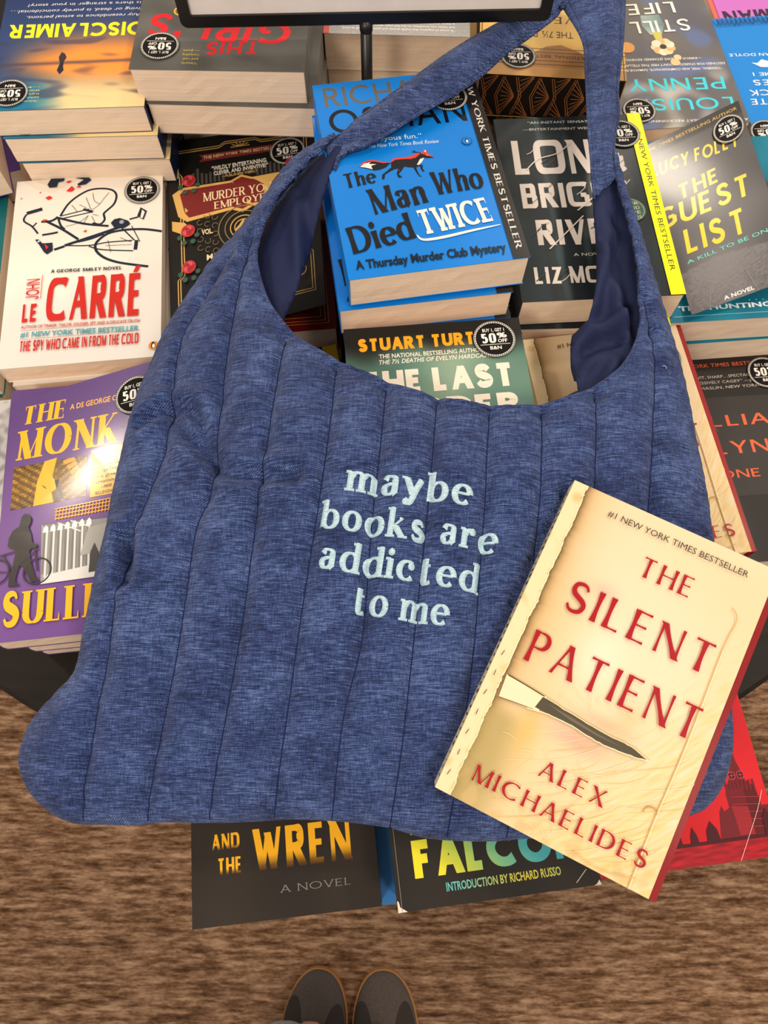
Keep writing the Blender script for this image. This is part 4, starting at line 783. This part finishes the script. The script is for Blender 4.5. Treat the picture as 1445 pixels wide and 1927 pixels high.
# ------------------------------------------------------------------ quilted shoulder bag (millimetres: outline, handle opening, quilting lines)
OUTER=[(-44,493,966),(-64,482,962),(-82,470,955),(-99,449,945),(-120,420,935),(-141,397,925),(-160,363,918),(-176,335,910),(-184,308,906),(-191,283,905),(-194,262,904),(-197,232,902),(-199,202,901),(-200,177,900),(-203,146,898),(-205,119,896),(-206,100,895),(-207,82,893),(-210,73,893),(-221,60,890),(-231,48,888),(-237,33,886),(-238,20,885),(-234,9,885),(-227,-1,884),(-216,-10,884),(-202,-17,884),(-189,-19,884),(-177,-19,884),(-157,-19,884),(-136,-17,884),(-115,-17,884),(-84,-16,884),(-54,-14,884),(-23,-15,884),(6,-18,884),(33,-24,884),(70,-25,884),(96,-23,884),(125,-23,884),(169,-16,884),(205,-7,883),(219,3,885),(229,20,887),(235,47,890),(238,127,895),(237,191,900),(235,217,905),(231,249,910),(228,283,915),(224,312,920),(218,343,925),(212,369,930),(206,395,935),(199,431,940),(191,460,946),(187,480,950),(184,491,955)]
RIM=[(183,487,953),(183,465,950),(187,443,947),(191,418,945),(193,389,942),(192,361,940),(191,338,938),(184,314,938),(172,294,938),(156,280,939),(140,270,940),(116,260,941),(89,256,942),(58,258,943),(28,264,943),(-2,275,943),(-30,288,943),(-54,302,942),(-72,318,942),(-88,340,942),(-97,362,943),(-102,386,945),(-99,406,948),(-89,430,953),(-74,454,958),(-56,475,964),(-45,488,967)]
SEAMS=[[(-188,-16),(-181,76),(-180,116),(-173,165),(-161,212),(-155,243),(-155,305),(-146,338),(-123,388)],[(-147,-16),(-134,94),(-129,167),(-119,196),(-117,234),(-115,306),(-111,368),(-105,404)],[(-108,-15),(-94,95),(-85,192),(-80,236),(-74,311)],[(-67,-15),(-55,99),(-40,216),(-36,286)],[(-30,-14),(-24,47),(-13,97),(-8,168),(-3,225),(0,270)],[(7,-18),(14,31),(20,87),(28,168),(33,226),(36,260)],[(43,-23),(48,7),(59,81),(66,169),(69,215),(73,253)],[(81,-22),(93,81),(104,188),(110,255)],[(120,-22),(135,116),(145,224),(150,271)],[(157,-15),(180,171),(187,229),(197,295),(195,354)]]
WRINK=[[(-179,250),(-163,257),(-146,257),(-132,247),(-121,218),(-101,204),(-60,200)],[(-152,255),(-138,234),(-113,210)],[(-179,165),(-174,150),(-174,135)]]
LINL=[(-40,500,962),(-58,489,950),(-77,468,944),(-92,444,938),(-103,418,935),(-105,394,935),(-101,369,935),(-90,344,935),(-81,333,935),(-75,349,935),(-69,367,935),(-64,387,938),(-59,418,945),(-53,438,952),(-49,449,960),(-41,473,966),(-34,490,966)]
LINR=[(185,487,950),(164,474,948),(164,452,946),(164,425,942),(163,401,940),(160,372,937),(155,345,933),(143,335,930),(140,321,930),(141,301,928),(143,284,930),(127,274,932),(103,266,932),(79,261,930),(102,254,930),(143,268,928),(172,290,928),(194,317,926),(201,346,926),(202,370,928),(202,399,930),(197,433,935),(192,466,940)]
STRAP=[((-53,488,964),(-44,460,964)),((-37,498,967),(-38,473,967)),((-27,508,970),(-11,483,970)),((6,540,972),(24,510,972)),((48,583,972),(49,530,972)),((90,620,971),(73,553,971)),((117,643,967),(99,589,967)),((143,674,963),(120,614,963)),((168,714,963),(145,641,963)),((194,714,966),(148,648,966)),((210,682,966),(149,649,966)),((207,662,965),(151,646,965)),((200,608,963),(164,610,963)),((192,559,960),(164,572,960)),((191,532,957),(162,512,957)),((186,510,955),(162,484,955)),((184,487,953),(162,468,953)),((187,470,950),(163,449,950))]

def dense(P, step=2.5, closed=False, curve=True):
    P = [Vector(p if len(p) == 3 else (*p, 0))/1000 for p in P]
    if closed: P = P+[P[0]]
    out = []
    for i in range(len(P)-1):
        a, b, c, d = P[max(i-1, 0)], P[i], P[i+1], P[min(i+2, len(P)-1)]
        n = max(1, round((c-b).length*1000/step))
        for j in range(n):
            t = j/n; out.append(.5*((2*b)+(c-a)*t+(2*a-5*b+4*c-d)*t*t+(3*b-a-3*c+d)*t**3) if curve else b.lerp(c, t))
    out.append(P[-1]); return out
D_OUT, D_RIM = dense(OUTER), dense(RIM)
D_SEAM = [dense(s_, 2.5) for s_ in SEAMS]; D_WR = [dense(s_, 2.5) for s_ in WRINK]
def kd(P):
    k = KDTree(len(P))
    for i, p in enumerate(P): k.insert((p.x, p.y, 0), i)
    k.balance(); return k
K_OUT, K_RIM = kd(dense(OUTER, .6)), kd(dense(RIM, .6)); ALLS = [p for s_ in SEAMS for p in dense(s_, .4)]; K_SEAM = kd(ALLS); K_WR = kd([p for s_ in D_WR for p in s_])
CTRL = D_OUT[::5]+D_RIM[::5]
def dist(K, x, y): return K.find((x, y, 0))[2]
SN_ = SN; S_IN = SP-SN*(STH+.0006)
def under_silent(x, y):
    z = S_IN.z-(SN_.x*(x-S_IN.x)+SN_.y*(y-S_IN.y))/SN_.z
    q = SROT.transposed() @ (Vector((x, y, z))-S_IN)
    return z if abs(q.x) < SW/2+.004 and abs(q.y) < SL_/2+.004 else None
def mid_z(x, y):
    sw = sz = 0
    for p in CTRL:
        w = 1/((p.x-x)**2+(p.y-y)**2+1e-6)**1.35; sw += w; sz += w*p.z
    return sz/sw
def front_z(x, y):
    do, dr = dist(K_OUT, x, y), dist(K_RIM, x, y); q = min(1, do/.036); r_ = min(1, dr/.014)
    z = mid_z(x, y)+.027*math.sqrt(max(0, 1-(1-q)**2))*(.35+.65*min(1, dr/.06)) + .003*math.sqrt(max(0, 1-(1-r_)**2))
    ds = dist(K_SEAM, x, y); amp = min(1, do/.012)
    z -= amp*(.0085*math.exp(-ds/.0045)); z -= amp*.0026*math.exp(-((dr-.0075)/.0022)**2)
    z += amp*.0022*nz(x, y, 22)+amp*.0012*nz(x*1.2, y*2.2, 55, 3)*(1+1.5*sm(.06, .0, do)) + amp*.0011*nz(x*.7, y*2.4, 110, 6)*math.exp(-ds/.012)
    dw = dist(K_WR, x, y); z -= .0085*math.exp(-(dw/.0045)**2)*amp; z += .0052*math.exp(-((dw-.011)/.006)**2)*amp
    u = under_silent(x, y)
    return min(z, u) if u is not None else z
BOOKTOPS = [(.045, .2401, .1023, .137, .208, .9265), (.0656, .0352, .1389, .132, .19, .8766), (.1983, .2729, .1499, .135, .21, .8733), (-.2258, .2217, .2583, .137, .213, .8665)]
def back_z(x, y, zf):
    do = min(dist(K_OUT, x, y), dist(K_RIM, x, y)*1.6); q = min(1, do/.03)
    z = mid_z(x, y)-.022*math.sqrt(max(0, 1-(1-q)**2))*sm(.26, .08, y)-.006*q
    for bx, by, a, w, l, t in BOOKTOPS:
        dx, dy = x-bx, y-by
        if abs(dx*cos(a)+dy*sin(a)) < w/2+.012 and abs(dy*cos(a)-dx*sin(a)) < l/2+.012: z = max(z, t+.0008)
    return min(z, zf-.0025)
loop = [p for p in D_OUT]+[p for p in D_RIM]
pts = [Vector((p.x, p.y)) for p in loop]; nb = len(pts)
ring = list(range(nb))
def inside(x, y):
    c = False; j = nb-1
    for i in range(nb):
        a, b = pts[i], pts[j]
        if (a.y > y) != (b.y > y) and x < (b.x-a.x)*(y-a.y)/(b.y-a.y)+a.x: c = not c
        j = i
    return c
inner = []
for s_ in D_SEAM:
    for i, p in enumerate(s_):
        t = (s_[min(i+1, len(s_)-1)]-s_[max(i-1, 0)]).normalized(); n_ = Vector((-t.y, t.x, 0))
        for o_ in (-.0028, -.00042, .00042, .0028):
            q = p+n_*o_
            if inside(q.x, q.y) and min(dist(K_OUT, q.x, q.y), dist(K_RIM, q.x, q.y)) > .0012: inner.append(Vector((q.x, q.y)))
st_ = .0034; row = 0; y = -.03
while y < .51:
    x = -.245+(row % 2)*st_/2
    while x < .245:
        if dist(K_SEAM, x, y) > .0036 and min(dist(K_OUT, x, y), dist(K_RIM, x, y)) > .0014 and inside(x, y): inner.append(Vector((x, y)))
        x += st_
    y += st_*.866; row += 1
for P_ in (D_OUT, D_RIM):
    for i in range(1, len(P_)-1):
        t = (P_[i+1]-P_[i-1]).normalized(); n_ = Vector((-t.y, t.x, 0))
        for sg in (-1, 1):
            q = P_[i]+n_*sg*.0007
            if inside(q.x, q.y) and min(dist(K_OUT, q.x, q.y), dist(K_RIM, q.x, q.y)) > .0005: inner.append(Vector((q.x, q.y)))
V2, _, F2, _, _, _ = delaunay_2d_cdt(pts+inner, [], [ring], 1, 1e-6)
bag = tag(thing('shoulder_bag', (0, .15, .90)), 'blue quilted fabric shoulder bag with pale embroidered words, lying over the books', 'bag')
OFF = Vector((0, .15, .90))
def bd(x, y): return min(dist(K_OUT, x, y), dist(K_RIM, x, y)) < 2e-5
fz = []; bz = []
for p in V2:
    zf = front_z(p.x, p.y); fz.append(zf); bz.append(zf-.0004 if bd(p.x, p.y) else back_z(p.x, p.y, zf))
mb = MB(); mb.add([(p.x, p.y-.15, z-.9) for p, z in zip(V2, fz)], F2, FAB)
si = mb.mi(SEAM)
for i, f in enumerate(F2):
    c_ = sum((V2[k] for k in f), Vector((0, 0)))/3
    if dist(K_SEAM, c_.x, c_.y) < .00036: mb.fm[i] = si
fp = mb.build('front_panel', bag, True)
fp.data.flip_normals() if fp.data.polygons[0].normal.z < 0 else None
TREE = BVHTree.FromPolygons([(p.x, p.y, z) for p, z in zip(V2, fz)], [tuple(f) for f in F2])
def bag_z(x, y):
    h = TREE.ray_cast(Vector((x, y, 2)), Vector((0, 0, -1))); return h[0].z if h[0] else front_z(x, y)
mb = MB(); mb.add([(p.x, p.y-.15, z-.9) for p, z in zip(V2, bz)], [tuple(f)[::-1] for f in F2], FAB); q = mb.build('back_panel', bag, True)
mb = MB(); mb.tube([(p.x, p.y-.15, front_z(p.x, p.y)-.9-.0004) for p in D_RIM], .0021, FAB, n=8); mb.build('rim_binding', bag, True)
# smooth navy lining inside the handle openings
for nm, P_, fold in (('lining', LINL, [(-75, 440, -66, 360)]), ('lining', LINR, [(176, 425, 150, 330), (170, 400, 186, 300), (150, 330, 185, 345), (148, 300, 170, 320), (160, 285, 175, 315)])):
    D = dense(P_, 3, True, False)[:-1]; lp = [Vector((p.x, p.y)) for p in D]; K_ = kd(D); kc = D[::4]
    ins = []
    xs = [p.x for p in lp]; ys = [p.y for p in lp]; y = min(ys)
    while y < max(ys):
        x = min(xs)
        while x < max(xs):
            if dist(K_, x, y) > .001: ins.append(Vector((x, y)))
            x += .0028
        y += .0028
    v_, _, f_, _, _, _ = delaunay_2d_cdt(lp+ins, [], [list(range(len(lp)))], 1, 1e-6)
    def lz(x, y):
        sw = s2 = 0
        for p in kc:
            w = 1/((p.x-x)**2+(p.y-y)**2+1e-6)**1.3; sw += w; s2 += w*p.z
        z = s2/sw; d = dist(K_, x, y)
        for ax, ay, bx, by in fold:
            a, b = Vector((ax, ay))/1000, Vector((bx, by))/1000; ab = b-a; t = max(0, min(1, (Vector((x, y))-a).dot(ab)/ab.length_squared)); e = (Vector((x, y))-a-ab*t); sd_ = e.length*(1 if ab.x*e.y-ab.y*e.x > 0 else -1)
            z += .010*math.exp(-(sd_/.006)**2)*sin(pi*min(1, max(0, t*.9+.05)))-.005*math.exp(-((sd_-.010)/.006)**2)
        return z+.003*nz(x, y, 30, 2)+.004*min(1, d/.006)
    mb = MB(); mb.add([(p.x, p.y-.15, lz(p.x, p.y)-.9) for p in v_], f_, LIN); q = mb.build(nm, bag, True); sd = q.modifiers.new('s', 'SOLIDIFY'); sd.thickness = .0012; sd.offset = -1
# strap
A_ = dense([a for a, b in STRAP], 1e6); n_ = len(STRAP); secs = []
for i in range(n_-1):
    for j in range(6):
        t = j/6; r2 = []
        for e in (0, 1):
            a, b, c_, d_ = (Vector(STRAP[min(max(i+o_, 0), n_-1)][e])/1000 for o_ in (-1, 0, 1, 2))
            r2.append(.5*((2*b)+(c_-a)*t+(2*a-5*b+4*c_-d_)*t*t+(3*b-a-3*c_+d_)*t**3))
        secs.append(r2)
secs.append([Vector(e)/1000 for e in STRAP[-1]])
SS = [0, .03, .07, .1, .108, .16, .25, .35, .45, .55, .65, .75, .84, .892, .9, .93, .97, 1]
vs = []
for k, (a, b) in enumerate(secs):
    w = (b-a).length
    for s_ in SS:
        p = a.lerp(b, s_); ed = min(s_, 1-s_)
        z = p.z+min(.011, w*.2)*(.15+.85*sm(0, 14, k))*sin(pi*s_)**.7+.0022*nz(p.x, p.y, 45, 2)*sin(pi*s_)-.0014*math.exp(-((ed-.104)/.02)**2)+.0014*nz(p.x, p.y, 120, 4)*sin(pi*s_)
        z -= .004*sm(.35, .65, s_)*sin(pi*s_)
        vs.append((p.x, p.y-.15, z-.9))
m_ = len(SS); mb = MB(); fs = [(k*m_+i, k*m_+i+1, (k+1)*m_+i+1, (k+1)*m_+i) for k in range(len(secs)-1) for i in range(m_-1)]
mb.add(vs, fs, FAB); si = mb.mi(SEAM)
for k in range(len(fs)):
    if k % (m_-1) in (3, 13): mb.fm[k] = si
q = mb.build('strap', bag, True); sd = q.modifiers.new('s', 'SOLIDIFY'); sd.thickness = .003; sd.offset = 1 if q.data.polygons[0].normal.z < 0 else -1
# embroidery
mb = MB()
for t, (ax, ay), (bx, by), h in (('maybe', (-25.8, 188.8), (57.1, 178.7), 19.6), ('books are', (-42.7, 165.3), (73.9, 149.5), 18.8), ('addicted', (-43.3, 139.6), (61.7, 124.7), 19.2), ('to me', (-20.3, 111.4), (42.3, 103.3), 19.2)):
    a = Vector((ax, ay))/1000; d = Vector((bx, by))/1000-a; ln = d.length; d.normalize(); nn = Vector((-d.y, d.x))
    for L, Q in text_shape(t, ST['stitch'], ln, h/1000):
        vs = []
        for l_, r_ in zip(L, Q):
            for s_, up in ((0, .0002), (.2, .0009), (.5, .0014), (.8, .0009), (1, .0002)):
                e = (l_[0]+(r_[0]-l_[0])*s_, l_[1]+(r_[1]-l_[1])*s_); p = a+d*e[0]+nn*e[1]; vs.append((p.x, p.y-.15, bag_z(p.x, p.y)+up-.9))
        mb.add(vs, [(5*i+k, 5*i+k+1, 5*i+k+6, 5*i+k+5) for i in range(len(L)-1) for k in range(4)], THR)
q = mb.build('embroidery', bag, True); q['label'] = 'pale blue stitched words'
for x, y, a in ((-192, 262, 1), (-196, 255, 2.4), (205, 296, .6)):
    mb = MB(); P_ = [(x/1000+.003*k/4*cos(a+k*.5), y/1000+.003*k/4*sin(a+k*.5)) for k in range(5)]; mb.tube([(px, py-.15, bag_z(px, py)+.0006-.9) for px, py in P_], .00022, THR, n=5); mb.build('loose_thread', bag)

# ------------------------------------------------------------------ sign holder
sg = tag(thing('sign_holder', (-.0218, .604, TABLE_Z)), 'black framed sign holder with a blank pale sheet, standing on a thin pole', 'sign')
sg.rotation_euler = (0, 0, R(3))
z0 = .982-TABLE_Z; xl, xr, zt = -.153, .1535, .24; b_ = .0095
def rr_(x0, x1, y0, y1, r_, n=6):
    return [(cx+r_*cos(R(a0+90*i/n)), cy+r_*sin(R(a0+90*i/n))) for cx, cy, a0 in ((x1-r_, y1-r_, 0), (x0+r_, y1-r_, 90), (x0+r_, y0+r_, 180), (x1-r_, y0+r_, 270)) for i in range(n+1)]
o_ = rr_(xl, xr, z0, z0+zt, .006); i_ = rr_(xl+b_, xr-b_, z0+b_, z0+zt-b_, .0012); n_ = len(o_)
mb = MB(); vs = []
for P_, y in ((o_, -.004), (o_, .004), (i_, -.004), (i_, .004)): vs += [(x, y, z) for x, z in P_]
fs = []
for i in range(n_):
    j = (i+1) % n_; fs += [(i, j, n_+j, n_+i), (2*n_+i, 3*n_+i, 3*n_+j, 2*n_+j), (i, 2*n_+i, 2*n_+j, j), (n_+i, n_+j, 3*n_+j, 3*n_+i)]
mb.add(vs, fs, BLACKMETAL); mb.build('frame', sg)
mb = MB(); mb.box(xl+b_-.001, xr-b_+.001, -.0016, .0016, z0+b_-.001, z0+zt-b_+.001, PAPER); mb.build('sign_sheet', sg)
mb = MB(); mb.tube([(0, 0, .004), (0, 0, z0+.002)], .005, BLACKMETAL, n=20); mb.lathe([(.005, z0-.008), (.0056, z0-.007), (.0056, z0+.001), (.004, z0+.001)], BLACKMETAL, n=20); mb.build('pole', sg, True)
mb = MB(); mb.lathe([(.001, 0), (.026, 0), (.026, .004), (.007, .007), (.001, .007)], BLACKMETAL); mb.build('base_plate', sg)

# ------------------------------------------------------------------ the photographer's lower body
pe = tag(thing('person', (-.04, -.40, 0)), 'person seen from above, only grey tan-soled shoes, a pale denim hem and an ankle showing', 'person')
def limbs(name, chains, blobs, m_, parent):
    """one continuous body surface grown over tapering limbs"""
    mb = MB()
    for ch in chains:
        P_ = [Vector(p[:3]) for p in ch]; pts_, rad = [], []
        for i in range(len(ch)-1):
            for j in range(6):
                t = j/6; pts_.append(P_[i].lerp(P_[i+1], t)); rad.append(ch[i][3]+(ch[i+1][3]-ch[i][3])*t)
        pts_.append(P_[-1]); rad.append(ch[-1][3]); mb.tube(pts_, rad, m_, n=20)
    for x, y, z, a_, b_, c_ in blobs:
        mb.add([(x+a_*sin(pi*j/14)*cos(2*pi*i/24), y+b_*sin(pi*j/14)*sin(2*pi*i/24), z+c_*cos(pi*j/14)) for j in range(15) for i in range(24)],
               [(j*24+i, j*24+(i+1) % 24, (j+1)*24+(i+1) % 24, (j+1)*24+i) for j in range(14) for i in range(24)], m_)
    o = mb.build(name, parent, True)
    r_ = o.modifiers.new('remesh', 'REMESH'); r_.mode = 'VOXEL'; r_.voxel_size = .007; r_.use_smooth_shade = True
    s_ = o.modifiers.new('smooth', 'SMOOTH'); s_.iterations = 6; s_.factor = .5
    return o
lx, rxx = -.062, .055
limbs('body', [[(-.07, -.06, .9, .07), (-.075, -.05, .76, .07), (-.07, 0, .47, .05), (-.064, .0, .16, .04), (-.062, .01, .088, .036), (-.06, .06, .045, .034)],
               [(.07, -.06, .9, .07), (.075, -.05, .76, .07), (.065, 0, .47, .05), (.054, .0, .16, .04), (.047, .016, .088, .036), (.05, .05, .045, .03)]], [(0, -.06, .93, .14, .09, .11)], SKIN, pe)
limbs('trousers', [[(-.075, -.06, .9, .09), (-.08, -.05, .76, .09), (-.08, .005, .47, .075), (-.088, .01, .2, .068), (-.094, .015, .085, .072)],
                   [(.075, -.06, .9, .09), (.08, -.05, .76, .09), (.07, .005, .47, .075), (.06, -.01, .2, .062), (.058, -.03, .15, .062)]], [(0, -.06, .94, .17, .12, .13)], DENIM, pe)
def shoe(x, y, rz_):
    root = thing('shoe', (x+.04, y+.40, 0), rz_); root.parent = pe
    def wd(t):
        if t < .34: return .052*math.sqrt(max(0, 1-(1-t/.34)**2))**.9
        if t < .7: return .052-.012*sm(.34, .7, t)
        return .040*math.sqrt(max(0, 1-max(0, (t-.82)/.18)**2))
    T_ = [0, .004, .012, .025, .045, .07, .1, .14, .19, .25, .34, .45, .56, .68, .8, .88, .94, .975, .993, 1]
    Lh = .272; side = lambda sg_, s_: [(sg_*wd(t)*s_+.004*sin(pi*t), -t*Lh) for t in T_]
    out = side(1, 1)+side(-1, 1)[::-1][1:-1]
    mb = MB(); big = [(a*1.03, b*1.01+.0015) for a, b in out]; mb.prism(big, 0, .02, GUM); mb.build('sole', root)
    mb = MB(); n_ = len(out); rings = [(1.0, .019, 0), (.985, .031, 0), (.9, .041, .05), (.74, .048, .12), (.58, .054, .19), (.48, .057, .25)]
    vs = []
    for sc_, z, sh in rings:
        for a, b in out:
            t = -b/Lh; zz = z*(.8+.45*sm(.1, .6, t)) if z > .03 else z; vs.append((a*sc_, -Lh*(sh+(t)*(1-sh*1.0)), zz))
    fs = [(k*n_+i, k*n_+(i+1) % n_, (k+1)*n_+(i+1) % n_, (k+1)*n_+i) for k in range(len(rings)-1) for i in range(n_)]+[tuple(range((len(rings)-1)*n_, len(rings)*n_))]
    mb.add(vs, fs, SHOE)
    q = mb.build('upper', root, True); u_ = q.modifiers.new('sub', 'SUBSURF'); u_.levels = 2; u_.render_levels = 2
    return root
shoe(-.088, -.262, R(-9)); shoe(.011, -.262, R(1))
